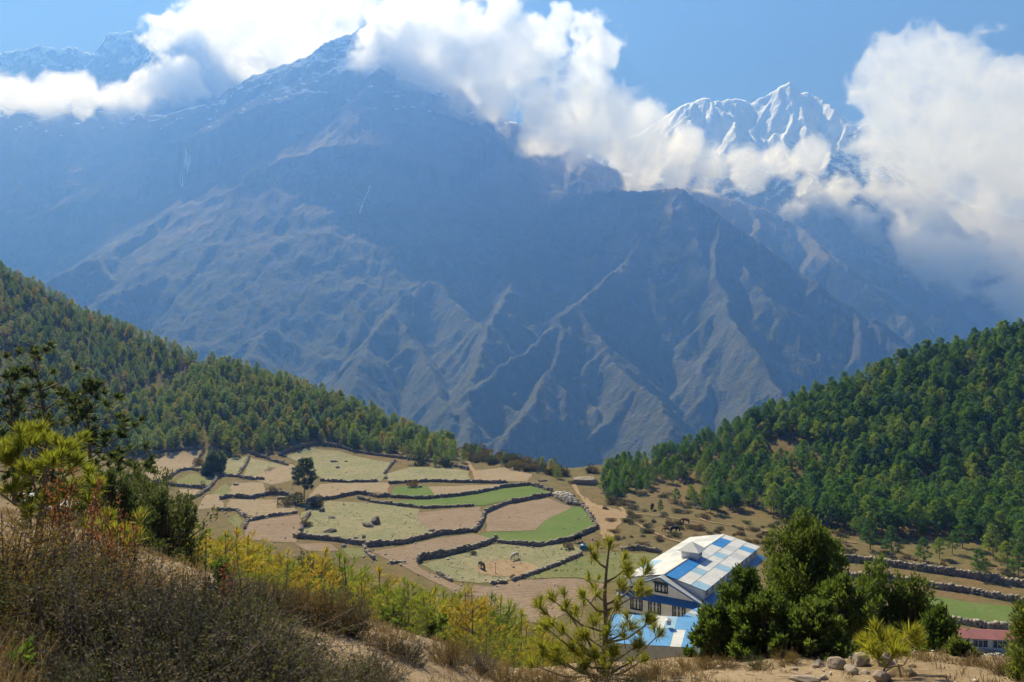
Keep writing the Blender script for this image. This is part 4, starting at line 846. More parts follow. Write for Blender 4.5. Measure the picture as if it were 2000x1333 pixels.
BL = [(805,952,13,1,'rusty bush on the wall above the green strip'),(530,965,16,1,'bare rusty bush by the dark wall left of the lone pine'),(393,955,12,1,'ochre bush on the small green terrace'),(825,906,26,0,'yellow-green bush against the foot of the wooded hill'),(870,912,20,0,'dark bush at the wood corner'),(1117,946,8,0,'bush left of the huge pale boulder'),(1150,922,14,0,'green bush on the saddle knoll'),(1165,925,12,1,'brown bush on the saddle knoll'),(1196,922,10,1,'small bush near the knoll top'),(577,985,24,0,'dark bush left of the lone pine trunk'),(628,992,22,0,'upright dark bush right of the lone pine trunk'),(555,990,14,1,'brown bush by the pale rock left of the lone pine'),(1001,1132,9,0,'small bush at the end of the low pale wall'),(923,1085,9,0,'small bush against the thick reddish wall'),(595,1030,16,1,'brown bramble on the crumbling wall'),(1110,1072,14,1,'brown bush near the black yak'),(390,908,14,1,'bare bush on the terrace left of the round tree')]
for j, (u_, v_, hp, ty, lb) in enumerate(BL):
    q = hit(u_, v_, FAR)[0]; put('bush', bushes[(j % 4)*2+ty], tuple(q), hp*q[1]/F/1.25, j*1.1, lb, 'bush')
rs = np.random.default_rng(5); cnt = 0
slope_p = [(1180,960),(1300,955),(1420,1000),(1600,1020),(1760,1060),(1990,1100),(2000,1140),(1700,1095),(1560,1080),(1300,1070),(1200,1075),(1175,1000)]
for _ in range(900):
    u_, v_ = rs.uniform(1170, 2000), rs.uniform(955, 1140)
    if cnt < 170 and inpoly(np.array([u_]), np.array([v_]), slope_p)[0]:
        q = hit(u_, v_, FAR)[0]; hp = rs.uniform(3, 8); cnt += 1; where = 'left of the lodge roof' if u_ < 1290 else 'behind the lodge roof' if u_ < 1480 else 'above the junipers'; hi = 'upper' if v_ < 1000 else 'middle' if v_ < 1050 else 'lower'
        put('bush', bushes[int(rs.integers(0, 8))], tuple(q), hp*q[1]/F/.85*np.array((1.3, 1.3, .8)), rs.uniform(0, 6), 'low scrubby bush on the %s dry slope %s' % (hi, where), 'bush', 'scrub on the dry slope')
for _ in range(60):
    u_ = rs.uniform(905, 1110); v_ = 872+(u_-905)*.26+rs.uniform(4, 30)*max(.3, 1-(u_-905)/260); q = hit(u_, v_, FAR)[0]
    put('bush', bushes[int(rs.integers(0, 8))], tuple(q), rs.uniform(5, 12)*q[1]/F/.85, rs.uniform(0, 6), 'low bush on the bare spur at the %s end of the left hill' % ('near' if u_ < 960 else 'middle' if u_ < 1030 else 'far'), 'bush', 'scrub on the bare spur')

# ---- long-needled young pines
M_YN = leaf_mat('young_pine_needles', [(0.14,0.20,0.045),(0.21,0.26,0.055),(0.30,0.29,0.055),(0.36,0.29,0.06),(0.38,0.25,0.06)], 0.5, tcol=1.5, isl=.5)
M_HN = leaf_mat('hero_pine_needles', [(0.27,0.30,0.06),(0.31,0.29,0.065)], 0.5, tcol=1.4, isl=.75); M_GN = leaf_mat('golden_pine_needles', [(0.36,0.33,0.05),(0.30,0.31,0.055)], 0.5, tcol=1.5, isl=.6)
M_HL = leaf_mat('left_pine_needles', [(0.24,0.27,0.05),(0.26,0.28,0.05)], 0.5, tcol=1.5, isl=.75)
M_BK2 = bark_mat('grey_pine_bark', (0.13,0.105,0.085), (0.27,0.23,0.19))
def tuft(C, p, d, L, wd, n, rs, spread=0.75, droop=0.12):
    d = np.asarray(d, float); d = d/np.linalg.norm(d); D_ = d+rs.normal(size=(n, 3))*spread*rs.uniform(.3, 1.1, n)[:, None]; D_ /= np.linalg.norm(D_, axis=1)[:, None]; D_[:, 2] -= droop*rs.uniform(0, 1, n)
    b = np.asarray(p)-d*L*.35*rs.uniform(0, 1, n)[:, None]; C.blades(b, D_, L*rs.uniform(.7, 1.1, n), wd, rs)
def young_pine(seed, h=4.0):
    rs = np.random.default_rng(seed); T = Build(); C = Build(); zz = np.linspace(0, h, 6); lean = rs.normal(size=2)*.12; ax = np.stack([lean[0]*zz/h, lean[1]*zz/h, zz], -1); T.tube(ax, .05*(1-zz/h*.8), 5); tuft(C, ax[-1], (0, 0, 1), .3, .022, 26, rs)
    nw = 9
    for w_ in range(nw):
        f = .10+.84*w_/nw; 
        for b in range(int(rs.integers(4, 7))):
            az = rs.uniform(0, 6.28); L = h*.30*((1-f)**.65)*rs.uniform(.7, 1.2)+.12; c0 = np.array([lean[0]*f, lean[1]*f, f*h]); d = np.array([math.cos(az), math.sin(az), .25+.55*f]); e = c0+d*L+(0, 0, .12*L)
            T.tube([c0, c0+d*L*.55, e], [.022*(1-f)+.008, .012, .006], 4); tuft(C, e, d+(0, 0, .5), .28, .022, 20, rs)
            for t in (.45, .72):
                if L*t > .2: tuft(C, c0+d*L*t+rs.normal(size=3)*.08, d+rs.normal(size=3)*.4+(0, 0, .4), .27, .022, 15, rs)
    return T, C
ypines = []
for i in range(6):
    T, C = young_pine(200+i); ypines.append([('trunk', mdata(T, 'trunk', M_BK2)), ('crown', mdata(C, 'crown', M_YN))])
env = np.array([(250,985),(330,990),(380,1035),(430,1035),(470,1025),(520,1060),(600,1078),(660,1080),(720,1105),(760,1120),(830,1140),(900,1130),(960,1160),(1010,1190),(1060,1235),(1120,1265)])
low = np.array([(250,1090),(380,1130),(470,1150),(560,1180),(640,1215),(720,1255),(900,1300),(1000,1310),(1120,1330)])
rs = np.random.default_rng(9); acc = []; tries = 0
while len(acc) < 210 and tries < 30000:
    tries += 1; u_ = rs.uniform(300, 1120); D_ = rs.uniform(12.6, 52); x_ = (u_-1000)/F*D_; g_ = float(ground(x_, D_)); e_ = np.interp(u_, env[:, 0], env[:, 1]); l_ = np.interp(u_, low[:, 0], low[:, 1])
    vt = e_+rs.uniform(0, 1)**1.6*(l_-e_-20); zt = -(vt-666.5)/F*D_; h_ = zt-g_
    if not 1.1 < h_ < 7.5 or D_ < 14 and u_ < 820: continue
    if any((x_-a[0])**2+(D_-a[1])**2 < (.7+.012*D_)**2 for a in acc): continue
    acc.append((x_, D_, g_, h_, u_, vt))
for (x_, D_, g_, h_, u_, vt) in acc:
    wd = 'left' if u_ < 520 else 'middle' if u_ < 760 else 'right'; nr = 'nearest' if D_ < 24 else 'middle' if D_ < 38 else 'farther'; sz = 'tall' if h_ > 5 else 'small' if h_ < 2.6 else 'middling'
    s_ = h_/4.0; put('young_pine', ypines[int(rs.integers(0, 6))], (x_, D_, g_-.1), (min(s_*1.1, .6+s_*.55), min(s_*1.1, .6+s_*.55), s_), rs.uniform(0, 6.28), '%s yellow-green young pine in the %s rows of the %s part of the near slope' % (sz, nr, wd), 'pine tree', 'young pines on the near slope')

def hero_pine(name, trunk, tufts, mat, label, L=.2, n=110, wd=.010, tr=.05, seed=0, extra=2):
    rs = np.random.default_rng(seed); tp = np.array([P(*p) for p in trunk]); T = Build(); C = Build(); m = len(tp); T.tube(tp, np.linspace(tr, .012, m), 8); r = empty(name, tuple(tp[0])); Br = Build()
    tuft(C, tp[-1], (0, 0, 1), L, wd, n, rs, .6)
    for (u, v, D, *o) in tufts:
        q = np.array(P(u, v, D)); sc_ = o[0] if o else 1.0; hd = np.hypot(q[0]-tp[:, 0], q[1]-tp[:, 1]); za = q[2]-.55*hd.min()-.08; za = np.clip(za, tp[0, 2]+.15, tp[-1, 2]-.1)
        a = np.array([np.interp(za, tp[:, 2], tp[:, j]) for j in range(3)]); mid = a*.5+q*.5+np.array((0, 0, -.10*np.linalg.norm(q-a)))+rs.normal(size=3)*.02
        Br.tube([a, a*.6+mid*.4, mid, q*.6+mid*.4, q], [tr*.42, tr*.36, tr*.28, tr*.2, .006], 6); d = (q-mid)/np.linalg.norm(q-mid)+(0, 0, .7); tuft(C, q, d, L*sc_, wd, int(n*sc_), rs, .72)
        for _ in range(extra):
            t = rs.uniform(.45, .9); pp = mid*(1-t)+q*t+rs.normal(size=3)*.05*np.array((1, 1, .6)); dd_ = rs.normal(size=3)*.5+(0, 0, .7)+d*.4; e = pp+dd_/np.linalg.norm(dd_)*L*rs.uniform(.4, 1.0); Br.tube([pp, e], [.006, .004], 4); tuft(C, e, dd_, L*.85*sc_, wd, int(n*.6*sc_), rs, .62)
    off = np.array(tp[0])
    for B, nm, mt in ((T, 'trunk', M_BK2), (Br, 'branches', M_BK2), (C, 'needles', mat)):
        B.v = [v-off for v in B.v]; B.obj(nm, mt, r, nm != 'needles')
    tag(r, label, 'pine tree'); return r
hero_pine('young_pine', [(1176,1345,11.2),(1180,1280,11.2),(1184,1220,11.2),(1181,1165,11.2),(1184,1120,11.2),(1190,1068,11.2)],
  [(1163,1092,11.1,.8),(1222,1112,10.9),(1262,1118,11.4),(1150,1135,11.4,.5),(1246,1160,11.0),(1215,1150,11.7),(1270,1215,10.9),(1232,1228,11.0),(1287,1240,11.5,.9),(1140,1165,10.8),(1080,1172,11.2),(1055,1185,11.6),(1105,1190,11.6,.8),(1125,1200,11.9,.8),(1065,1225,10.9),(1100,1235,10.7),(1145,1245,10.6),(1185,1240,10.6),(1120,1270,10.6),(1060,1265,11.0),(1085,1290,10.9),(1160,1285,10.5),(1200,1280,10.6),(1240,1265,10.8),(1255,1290,11.2,.8),(1190,1305,10.4),(1140,1305,10.4),(1040,1300,11.0),(1170,1205,11.8),(1205,1190,10.7,.7)], M_HN, 'young long-needled pine in front of the lodge, its top above the roof line', .215, 125, .0090, .05, 3)
hero_pine('young_pine', [(1705,1338,10.2),(1722,1318,10.2),(1738,1290,10.2),(1748,1262,10.2)], [(1778,1240,10.1,1.2),(1790,1258,10.3),(1722,1252,10.2,1.1),(1700,1272,10.1),(1690,1258,10.4),(1745,1278,10.0,1.1),(1760,1268,10.5),(1715,1285,10.1,.9),(1735,1245,10.4)], M_GN, 'small golden-green pine sapling beside the pale rocks', .21, 120, .0095, .028, 4, 1)
hero_pine('young_pine', [(70,1110,8.8),(78,1020,8.8),(85,940,8.8),(92,862,8.8)], [(42,872,8.6,1.2),(60,850,8.9,1.1),(128,878,8.7,1.2),(150,905,8.6,1.1),(20,905,8.5,1.2),(-10,890,8.6,1.2),(105,905,8.3,1.1),(60,925,8.2),(170,925,8.8),(190,950,8.6),(140,955,8.3,1.1),(20,960,8.2),(95,970,8.1),(-20,950,8.4),(175,985,8.4,1.1),(125,1010,8.2),(205,1010,8.6,.9),(60,1000,8.0),(160,860,9.2,.8)], M_HL, 'yellow-green pine leaning in at the left picture edge', .175, 120, .0085, .05, 5, 3)
hero_pine('young_pine', [(246,1120,8.2),(246,1085,8.2),(243,1050,8.2)], [(225,1048,8.1),(262,1050,8.2),(250,1065,8.0,1.0)], M_GN, 'single orange-yellow pine tuft above the dark scrub', .20, 100, .0095, .02, 6, 1)

# ---- junipers and dark conifers
M_JU = leaf_mat('juniper_leaf', [(0.085,0.145,0.04),(0.115,0.17,0.045),(0.15,0.185,0.055)], 0.45, isl=.8); M_JD = leaf_mat('dark_conifer_leaf', [(0.075,0.105,0.055),(0.09,0.115,0.06)], 0.4, isl=.7)
def juniper(seed, h, w, n_pl=70, per=95, leaf=.10, lw=.028, conic=.8, base=.03):
    rs = np.random.default_rng(seed); T = Build(); C = Build(); nst = 4
    tips = []
    for i in range(n_pl):
        f = base+(1-base)*rs.uniform(0, 1)**1.15; az = rs.uniform(0, 6.28); R = w*1.55*(1-f**2.6)**(conic*.62)*(.8+.28*math.sin(3*az+seed+5*f)*math.cos(2*az-seed+3*f))*rs.uniform(.45, 1.1); tips.append((math.cos(az)*R, math.sin(az)*R, f*h))
    tips.append((0, 0, h)); tips = np.array(tips)
    for k_ in range(nst):
        a = k_*6.28/nst; T.tube([(0, 0, -.3), (.1*w*math.cos(a), .1*w*math.sin(a), h*.25), (.22*w*math.cos(a), .22*w*math.sin(a), h*.55), (.15*w*math.cos(a), .15*w*math.sin(a), h*.9)], [.09, .07, .045, .012], 6)
    for t in tips:
        a = np.array((t[0]*.15, t[1]*.15, max(0, t[2]*.72-.15))); T.tube([a, a*.5+t*.5+(0, 0, .05), t], [.022, .015, .005], 4)
        d = t-a; d /= np.linalg.norm(d)+1e-9; d = d*.9+np.array((0, 0, .4)); d /= np.linalg.norm(d); pl = rs.uniform(.30, .62)*h*.26; m = int(per*rs.uniform(.7, 1.3)); s = rs.uniform(-.9, 1.0, m)
        rad = .34*pl*(1-np.abs(s)**1.5*.8)+.03; p = t+d*(s*pl)[:, None]+rs.normal(size=(m, 3))*rad[:, None]*.62
        C.blades(p, d+rs.normal(size=(m, 3))*.55, leaf*rs.uniform(.6, 1.2, m), lw, rs)
    return T, C
def put_j(u, vtop, D, vbase, wpx, seed, label, mat, n_pl=70, per=95, conic=.8, leaf=.115, lw=.036, cat='juniper', name='juniper', sink=.15):
    x_ = (u-1000)/F*D; g_ = float(ground(x_, D))-sink; h_ = -(vtop-666.5)/F*D-g_; T, C = juniper(seed, h_, wpx/F*D, n_pl, per, leaf, lw, conic)
    r = empty(name, (x_, D, g_)); T.obj('trunk', M_BARK, r, True); C.obj('foliage', mat, r); tag(r, label, cat); return r
put_j(1575, 1050, 16.5, 1290, 78, 1, 'largest dark green juniper right of the lodge', M_JU, 190, 190)
put_j(1452, 1138, 15.0, 1290, 44, 2, 'bushy juniper overlapping the lodge corner', M_JU, 110, 180)
put_j(1405, 1200, 13.6, 1290, 36, 12, 'low juniper clump in front of the lodge wall', M_JU, 65, 160)
put_j(1650, 1150, 14.6, 1290, 62, 3, 'broad juniper at the foot of the largest one', M_JU, 95, 170)
put_j(1722, 1130, 17.5, 1290, 48, 4, 'pointed juniper right of the largest one', M_JU, 90, 170)
put_j(1785, 1155, 17.0, 1290, 42, 5, 'slim juniper next to the pointed one', M_JU, 80, 160)
put_j(1838, 1210, 14.5, 1290, 28, 6, 'small juniper at the right end of the clump', M_JU, 55, 105)
put_j(1500, 1180, 13.0, 1290, 62, 13, 'low spreading juniper at the brow below the largest one', M_JU, 80, 170)
put_j(1590, 1195, 12.8, 1290, 62, 14, 'dark low juniper under the largest one', M_JU, 70, 170)
put_j(1868, 1258, 12.6, 1300, 20, 7, 'little juniper left of the stone heap', M_JU, 30, 90)
put_j(2022, 1195, 9.5, 1333, 40, 8, 'yellowish juniper cut off by the right picture edge', M_JU, 60, 130, leaf=.075, lw=.022)
def put_fir(u, vtop, D, seed, w, base, n, label):
    x_ = (u-1000)/F*D; g_ = float(ground(x_, D))-.2; h_ = -(vtop-666.5)/F*D-g_; T, C = pine_shape(seed, h_, w, base, n, True, .20, .055, 26, .55); r = empty('conifer', (x_, D, g_)); T.obj('trunk', M_BARK, r, True); C.obj('foliage', M_JD, r); tag(r, label, 'conifer')
put_fir(113, 692, 20.0, 400, .32, .34, 70, 'tall sparse dark conifer with a bare trunk at the left')
put_fir(185, 762, 18.5, 401, .34, .2, 150, 'dark conifer right of the tall sparse one')
put_fir(30, 735, 19.0, 402, .34, .25, 100, 'dark conifer at the left picture edge')
put_j(262, 940, 17.0, 1050, 75, 24, 'broad dark conifer above the young pines', M_JD, 90, 120, .7, .11, .03, 'conifer', 'conifer')
put_j(320, 980, 14.5, 1100, 62, 25, 'dark conifer beside the first yellow-green pines', M_JD, 70, 120, .7, .10, .028, 'conifer', 'conifer')
put_j(215, 940, 13.5, 1080, 70, 26, 'dense dark conifer behind the bright left pine', M_JD, 80, 120, .8, .10, .028, 'conifer', 'conifer')
put_j(595, 1118, 30.0, 1150, 34, 27, 'dark round conifer among the yellow-green pines', M_JD, 60, 90, .9, .14, .045, 'conifer', 'conifer')
put_j(668, 1150, 25.0, 1180, 24, 28, 'small dark conifer among the yellow-green pines', M_JD, 40, 90, .9, .12, .04, 'conifer', 'conifer')
put_j(805, 1195, 19.0, 1240, 20, 29, 'small pointed dark conifer low in the pine rows', M_JD, 35, 90, .8, .10, .03, 'conifer', 'conifer')
put_j(770, 1210, 17.0, 1260, 38, 30, 'low spreading green juniper below the pine rows', M_JU, 45, 100)
put_j(840, 1215, 16.5, 1270, 34, 31, 'green juniper low on the slope right of the pointed conifer', M_JU, 45, 100)
q = hit(415, 926, FAR)[0]; S, C = bush_shape(99, 2200, .34, .13, 1.15); put('small_tree', [('trunk', mdata(S, 'trunk', M_BARK)), ('crown', mdata(C, 'crown', M_JD))], tuple(q), 36*q[1]/F/1.2*np.array((.8, .8, 1.1)), 0, 'small round dark tree on the pale terrace at the left', 'tree')
put_j(434, 1112, 9.0, 1185, 20, 32, 'small bright green shrublet at the scrub edge', leaf_mat('fresh_leaf', [(0.10,0.18,0.035),(0.13,0.2,0.04)], .45), 30, 80, 1.0, .05, .025, 'shrub', 'shrub')

# ---- scrub of the near slope
def scrub_shape(seed, n=9000, leaf=.027, lw=.0135, stems=100):
    rs = np.random.default_rng(seed); S = Build(); C = Build(); tips = []
    for i in range(stems):
        az = rs.uniform(0, 6.28); tl = rs.uniform(.1, 1.25); L = rs.uniform(.45, 1.0); d = np.array((math.cos(az)*math.sin(tl), math.sin(az)*math.sin(tl), math.cos(tl))); b = np.array((math.cos(az)*.08, math.sin(az)*.08, -.05)); k1 = b+d*L*.5+rs.normal(size=3)*.05; e = b+d*L+rs.normal(size=3)*.08+(0, 0, .06)
        S.tube([b, k1, e], [.010, .007, .003], 3); tips += [(k1, e)]
        for _ in range(2):
            t = rs.uniform(.2, .9); p = k1*(1-t)+e*t; e2 = p+(d+rs.normal(size=3)*.7)*.2; S.tube([p, e2], [.004, .002], 3); tips.append((p, e2))
    i = rs.integers(0, len(tips), n); t = rs.uniform(0, 1.05, n)[:, None]; A_ = np.array([tips[j][0] for j in i]); B_ = np.array([tips[j][1] for j in i]); p = A_*(1-t)+B_*t+rs.normal(size=(n, 3))*.02
    C.blades(p, rs.normal(size=(n, 3))+(0, 0, .5), leaf*rs.uniform(.6, 1.3, n), lw, rs); return S, C
SCM = [leaf_mat('scrub_grey', spec=.05, cols=[(0.09,0.095,0.085),(0.15,0.135,0.12),(0.19,0.165,0.14)], trans=.15, isl=.8, rough=.7), leaf_mat('scrub_brown', spec=.05, cols=[(0.17,0.11,0.055),(0.26,0.18,0.075),(0.34,0.24,0.10)], trans=.35, isl=.8), leaf_mat('scrub_green', spec=.05, cols=[(0.09,0.115,0.05),(0.15,0.17,0.07),(0.12,0.12,0.07)], trans=.3, isl=.8, rough=.7), leaf_mat('scrub_red', spec=.05, cols=[(0.26,0.10,0.075),(0.21,0.095,0.065)], trans=.3, isl=.8)]
scr = {}
for i in range(3):
    S, C = scrub_shape(300+i); sd = mdata(S, 'stem', M_TWIG)
    for j in range(4): scr[i, j] = [('stem', sd), ('foliage', mdata(C, 'foliage', SCM[j]))]
SH = [(20,1010,6.2,1.00,1),(95,1005,6.6,0.95,0),(165,1030,6.8,0.90,1),(60,1060,5.4,0.80,2),(150,1085,5.6,0.90,1),(230,1085,6.4,0.80,3),(255,1110,6.0,0.70,3),(190,1145,5.2,0.90,0),(260,1140,5.8,0.80,2),(330,1120,6.8,0.80,1),(310,1150,5.6,0.75,0),(375,1140,7.2,0.80,0),(420,1165,7.4,0.60,2),(240,1190,4.9,0.85,0),(300,1185,5.0,0.80,2),(350,1205,5.2,0.95,0),(410,1215,5.4,0.90,2),(300,1250,4.4,0.90,0),(370,1265,4.5,0.95,0),(440,1275,4.8,0.90,2),(480,1310,4.6,0.85,0),(400,1320,4.1,0.80,2),(210,1280,4.0,0.60,2),(330,1340,3.9,0.80,0),
      (480,1165,9.5,0.46,2),(520,1180,9.5,0.52,0),(560,1185,9.8,0.46,1),(610,1195,9.6,0.58,1),(650,1205,9.8,0.64,0),(590,1235,8.2,0.29,2),(680,1235,9.8,0.52,1),(545,1275,6.6,0.45,0),(560,1282,6.5,0.35,2),(610,1300,6.8,0.40,0),(720,1305,7.4,0.50,0),(690,1318,7.0,0.40,2),(760,1270,9.4,0.35,1),(800,1290,9.4,0.35,0),(870,1290,10.0,0.41,1),(940,1300,10.2,0.35,0),(1000,1310,10.0,0.41,1),(900,1275,11,0.41,2),(1060,1320,9.8,0.35,1),(1290,1300,11.5,0.29,1),(1340,1290,12,0.26,1),(1380,1285,12,0.29,1),(1420,1290,11.8,0.26,1),(1260,1310,10.8,0.29,1),(1480,1290,11.6,0.29,2),(1540,1285,11.8,0.29,1),(1900,1305,10.8,0.23,1),(1960,1310,10,0.29,1),(1240,1325,10,0.23,2)]
CN = ['grey-leaved', 'brown dry', 'dull green', 'reddish']
for j, (u_, v_, D_, s_, ty) in enumerate(SH):
    x_ = (u_-1000)/F*D_; g_ = float(ground(x_, D_)); side = 'at the far left' if u_ < 130 else 'of the left thicket' if u_ < 300 else 'at the right of the left thicket' if u_ < 500 else 'on the bare slope below the pines' if u_ < 720 else 'along the brow under the young pines' if u_ < 1100 else 'on the brow below the lodge' if u_ < 1600 else 'at the right end of the brow'
    lev = 'high' if v_ < 1120 else 'midway' if v_ < 1230 else 'low'; put('shrub', scr[j % 3, ty], (x_, D_, g_-.04), s_*np.array((1.05, 1.05, .85)), j*1.7, '%s twiggy shrub %s in the picture %s' % (CN[ty], lev, side), 'shrub', 'shrubs of the near slope')

# tall reddish stems and a small broad-leaved plant
M_RS = leaf_mat('red_stem_leaf', [(0.30,0.11,0.07),(0.26,0.10,0.07)], .35, isl=.7); M_FL = leaf_mat('fresh_broad_leaf', [(0.14,0.26,0.05),(0.16,0.28,0.06)], .45, isl=.4)
for j, (u_, v_, D_, h_) in enumerate([(232,1085,7.2,.75),(255,1090,7.0,.6),(125,985,7.6,.95),(150,1000,7.8,.7),(430,1180,7.0,.5)]):
    x_ = (u_-1000)/F*D_; g_ = float(ground(x_, D_)); rs = np.random.default_rng(70+j); S = Build(); C = Build()
    for _ in range(9):
        e = np.array((rs.normal()*.16, rs.normal()*.16, h_*rs.uniform(.7, 1.25)+.3)); S.tube([(0, 0, 0), e*.5+rs.normal(size=3)*.02, e], [.007, .005, .002], 4); t = rs.uniform(.35, 1, 60)[:, None]; C.blades(e*t+rs.normal(size=(60, 3))*.012, rs.normal(size=(60, 3))+(0, 0, .6), .035, .016, rs)
    r = empty('shrub', (x_, D_, g_)); S.obj('stem', M_TWIG, r); C.obj('foliage', M_RS, r); tag(r, ['tall red-leaved stems left of the orange pine tuft', 'short red-leaved stems beside the orange pine tuft', 'thin russet stems in front of the bright left pine', 'russet stems at the right of the bright left pine', 'small red-leaved stems at the scrub edge'][j], 'shrub')
x_ = (42-1000)/F*4.6; g_ = float(ground(x_, 4.6)); rs = np.random.default_rng(3); r = empty('leafy_plant', (x_, 4.6, g_+.02)); S = Build(); S.tube([(0,0,-.03),(.01,0,.08),(0,.01,.14)], [.006,.005,.003], 5); S.obj('stem', M_TWIG, r)
for i in range(12):
    az = i*2.4; C = Build(); C.blades(np.array([(0, 0, .03+.009*i)]), np.array([(math.cos(az), math.sin(az), .35+.05*i)]), .11, .055, rs); C.obj('leaf', M_FL, r)
tag(r, 'small fresh green broad-leaved plant low at the left edge', 'plant')
# ---- dry grass, litter, stones of the foreground
k = N('dry_grass_blade'); ri = k.n('NewGeometry').outputs['Random Per Island']; c = k.mix(ri, (0.36,0.27,0.14), (0.20,0.15,0.075)); M_DG = k.done(k.n('MixShader', {0: .35, 1: k.bsdf(c, .7, .2), 2: k.n('BsdfTranslucent', {'Color': c}).outputs[0]}).outputs[0])
rs = np.random.default_rng(12); n = 5200; D_ = rs.uniform(3.4**.5, 15.5**.5, n)**2; t_ = rs.uniform(-.72, .72, n); x_ = t_*D_
u_, v_ = uvof(x_, D_, ground(x_, D_)); bare = inpoly(u_, v_, [(1380,1290),(1500,1292),(1640,1300),(2000,1310),(2000,1340),(1400,1340)]) | inpoly(u_, v_, [(480,1205),(560,1215),(700,1260),(860,1310),(900,1340),(600,1340),(520,1270)])
kp = (fbm2(x_/1.6, D_/1.6, 3, 44) > -.12) & ~(bare & (rs.uniform(0, 1, n) < .82)); x_, D_ = x_[kp], D_[kp]; m = 13
bx_ = np.repeat(x_, m)+rs.normal(size=len(x_)*m)*.045; by_ = np.repeat(D_, m)+rs.normal(size=len(x_)*m)*.045; base = np.stack([bx_, by_, ground(bx_, by_)-.01], -1); Ln = np.repeat(rs.uniform(.05, .19, len(x_)), m)*rs.uniform(.5, 1.1, len(base))
B = Build(); B.blades(base, rs.normal(size=base.shape)*.42+(0, 0, 1), Ln, .0075+.0004*by_, rs)
n2_ = 420; D2 = rs.uniform(3.6, 6.5, n2_); x2 = rs.uniform(-.70, -.34, n2_)*D2; kp2 = fbm2(x2/.9, D2/.9, 2, 46) > .02; x2, D2 = x2[kp2], D2[kp2]; b2 = np.repeat(np.stack([x2, D2, ground(x2, D2)], -1), 22, 0)+rs.normal(size=(len(x2)*22, 3))*(.05, .05, 0); B.blades(b2, rs.normal(size=b2.shape)*.55+(0, 0, .8), rs.uniform(.10, .32, len(b2)), .007, rs); tag(B.obj('dry_grass', M_DG), 'dry straw-coloured grass tufts on the near slope', 'grass', kind='stuff')
k = N('bleached_twig'); ri = k.n('NewGeometry').outputs['Random Per Island']; M_LT = k.done(k.bsdf(k.mix(ri, (0.38,0.33,0.27), (0.16,0.12,0.09)), .8, .15))
n = 3000; D_ = rs.uniform(3.4, 13, n); x_ = rs.uniform(-.72, .4, n)*D_; z_ = ground(x_, D_)+.012; a = rs.uniform(0, 6.28, n); L_2 = rs.uniform(.04, .3, n)*rs.uniform(.3, 1, n); B = Build()
d = np.stack([np.cos(a), np.sin(a), rs.normal(size=n)*.25], -1); p0 = np.stack([x_, D_, z_], -1); p1 = p0+d*L_2[:, None]; p1[:, 2] = np.maximum(p1[:, 2], ground(p1[:, 0], p1[:, 1])+.01); sd_ = np.stack([-np.sin(a), np.cos(a), a*0], -1)*rs.uniform(.002, .006, n)[:, None]; upv = np.array((0, 0, .008))
V = np.stack([p0-sd_, p0+sd_, p0+upv, p1-sd_*.6, p1+sd_*.6, p1+upv*.6], 1); B.add(V, (np.array([(0,3,4,1),(1,4,5,2),(2,5,3,0)])[None]+np.arange(n)[:, None, None]*6).reshape(-1, 4)); tag(B.obj('twig_litter', M_LT), 'fallen bleached twigs littering the near slope', 'litter', kind='stuff')
n = 600; D_ = rs.uniform(4, 15, n); x_ = rs.uniform(-.5, .72, n)*D_; s3 = rs.uniform(.006, .022, (n, 3))*rs.uniform(.5, 1.6, (n, 1)); o = stones('pebbles', np.stack([x_, D_, ground(x_, D_)+s3[:, 2]*.4], -1), s3, rs.uniform(0, 6, n), MWP, 3, .25); tag(o, 'small pebbles scattered over the near soil', 'pebbles', kind='stuff')
M_FR = rock_mat('foreground_rock', (0.36,0.31,0.26), (0.36,0.31,0.26), (0.46,0.44,0.41), 3.0); M_FT = rock_mat('tan_rock', (0.42,0.32,0.20), (0.42,0.32,0.20), (0.5,0.42,0.30), 3.0)
for j, (u_, v_, sx_, sy_, sz_, mt, lb) in enumerate([(1764,1322,.19,.17,.13,M_FT,'rounded tan boulder beside the golden sapling'),(1600,1304,.11,.10,.09,M_FR,'grey rock at the left of the rock row'),(1634,1306,.13,.11,.12,M_FR,'grey rock second from the left in the rock row'),(1682,1300,.14,.12,.14,M_FR,'tall pale rock behind the golden sapling'),(1730,1302,.14,.12,.14,M_FR,'pale rock just right of the sapling stem'),(1722,1332,.12,.10,.11,M_FR,'pale rock at the sapling foot'),(1662,1318,.12,.10,.09,M_FR,'dark-shaded rock in the middle of the rock row'),(1575,1332,.24,.12,.05,M_FR,'flat white slab at the bottom edge'),(1610,1330,.07,.06,.04,M_FR,'small stone right of the flat white slab'),(1552,1310,.06,.05,.04,M_FR,'small stone left of the rock row'),(1690,1318,.07,.06,.05,M_FR,'small stone below the tall pale rock'),(1782,1305,.05,.05,.04,M_FT,'small tan stone behind the rounded boulder'),(1845,1326,.04,.04,.03,M_FT,'tiny stone on the sandy path'),(1270,1291,.07,.05,.04,M_FR,'white stone on the brow below the annex'),(560,1252,.06,.05,.04,M_FR,'small pale stone on the bare slope')]):
    q = hit(u_, v_)[0]; boulder('rock', (q[0], q[1], q[2]+sz_*.35), (sx_, sy_, sz_), 60+j, mt, lb, None, j*1.3, 'rock')

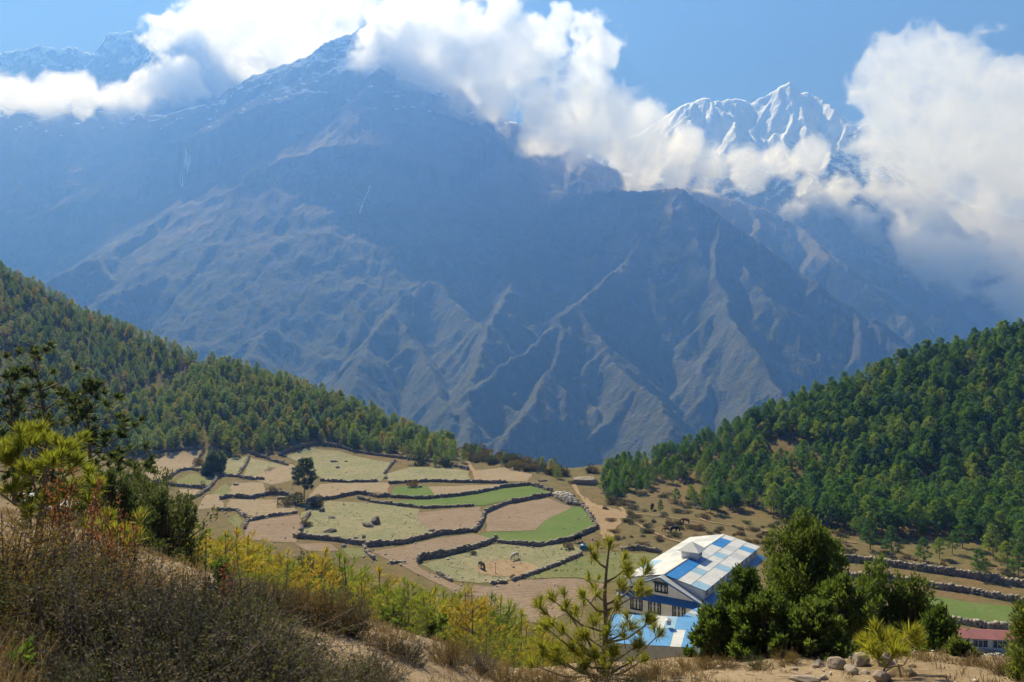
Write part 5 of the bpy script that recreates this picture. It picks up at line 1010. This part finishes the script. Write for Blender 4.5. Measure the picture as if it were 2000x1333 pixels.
rs = np.random.default_rng(31); n = 5200; u_ = rs.uniform(260, 1290, n); v_ = rs.uniform(880, 1200, n); kp = np.zeros(n, bool)
for kd, poly in FIELDS:
    if kd in 'gp': kp |= inpoly(u_, v_, poly)
u_, v_ = u_[kp], v_[kp]; q = hit(u_, v_, FAR); m = fbm2(q[:, 0]/7, q[:, 1]/7, 3, 55) > -.05; q = q[m]; B = Build(); kk = 6
b_ = np.repeat(q, kk, 0)+rs.normal(size=(len(q)*kk, 3))*(.16, .16, 0)+(0, 0, .05); B.blades(b_, rs.normal(size=b_.shape)*.8+(0, 0, .8), rs.uniform(.12, .38, len(b_)), .10, rs)
k = N('tussock_blade'); ri = k.n('NewGeometry').outputs['Random Per Island']; tag(B.obj('pasture_grass', k.done(k.bsdf(k.mix(ri, (0.16,0.15,0.06), (0.24,0.19,0.10)), .9, .1))), 'small grass tussocks dotting the pale pastures', 'grass', kind='stuff')
W_ = [hitf(w[0]) for w in WALLS]; c_ = np.concatenate([np.stack([np.interp(rs.uniform(0, len(w)-1, 34), np.arange(len(w)), w[:, j]) for j in range(3)], -1) if False else (lambda t: np.stack([np.interp(t, np.arange(len(w)), w[:, j]) for j in range(3)], -1))(rs.uniform(0, len(w)-1, 14)) for w in W_])
c_ = np.concatenate([c_+rs.normal(size=c_.shape)*(1.0, 1.2, 0), hit(rs.uniform(290, 1290, 300), rs.uniform(880, 1180, 300), FAR)]); n = len(c_); c_[:, 2] = ground(c_[:, 0], c_[:, 1])+.12
s3 = rs.uniform(.06, .2, (n, 3)); o = stones('field_stones', c_, s3, rs.uniform(0, 6, n), MWP, 8, .25); tag(o, 'loose stones strewn over the fields and under the walls', 'stones', kind='stuff')
# ------------------------------------------------------------------ haze: one box of even air
k = N('haze_air')
hv = k.n('VolumePrincipled', {'Color': (0.14, 0.355, 1.0, 1), 'Density': 2.15e-4, 'Anisotropy': 0.35, 'Absorption Color': (1, 1, 1, 1)})
haze_m = k.done(vol=hv.outputs[0])
bx = [(x, y, z) for z in (-760, 2110) for y in (-120, 4800) for x in (-3900, 4300)]
hz = mesh_obj('haze', bx, [(0,2,3,1),(4,5,7,6),(0,1,5,4),(2,6,7,3),(0,4,6,2),(1,3,7,5)], haze_m)
tag(hz, 'pale blue haze filling the valley air', 'haze', kind='stuff')
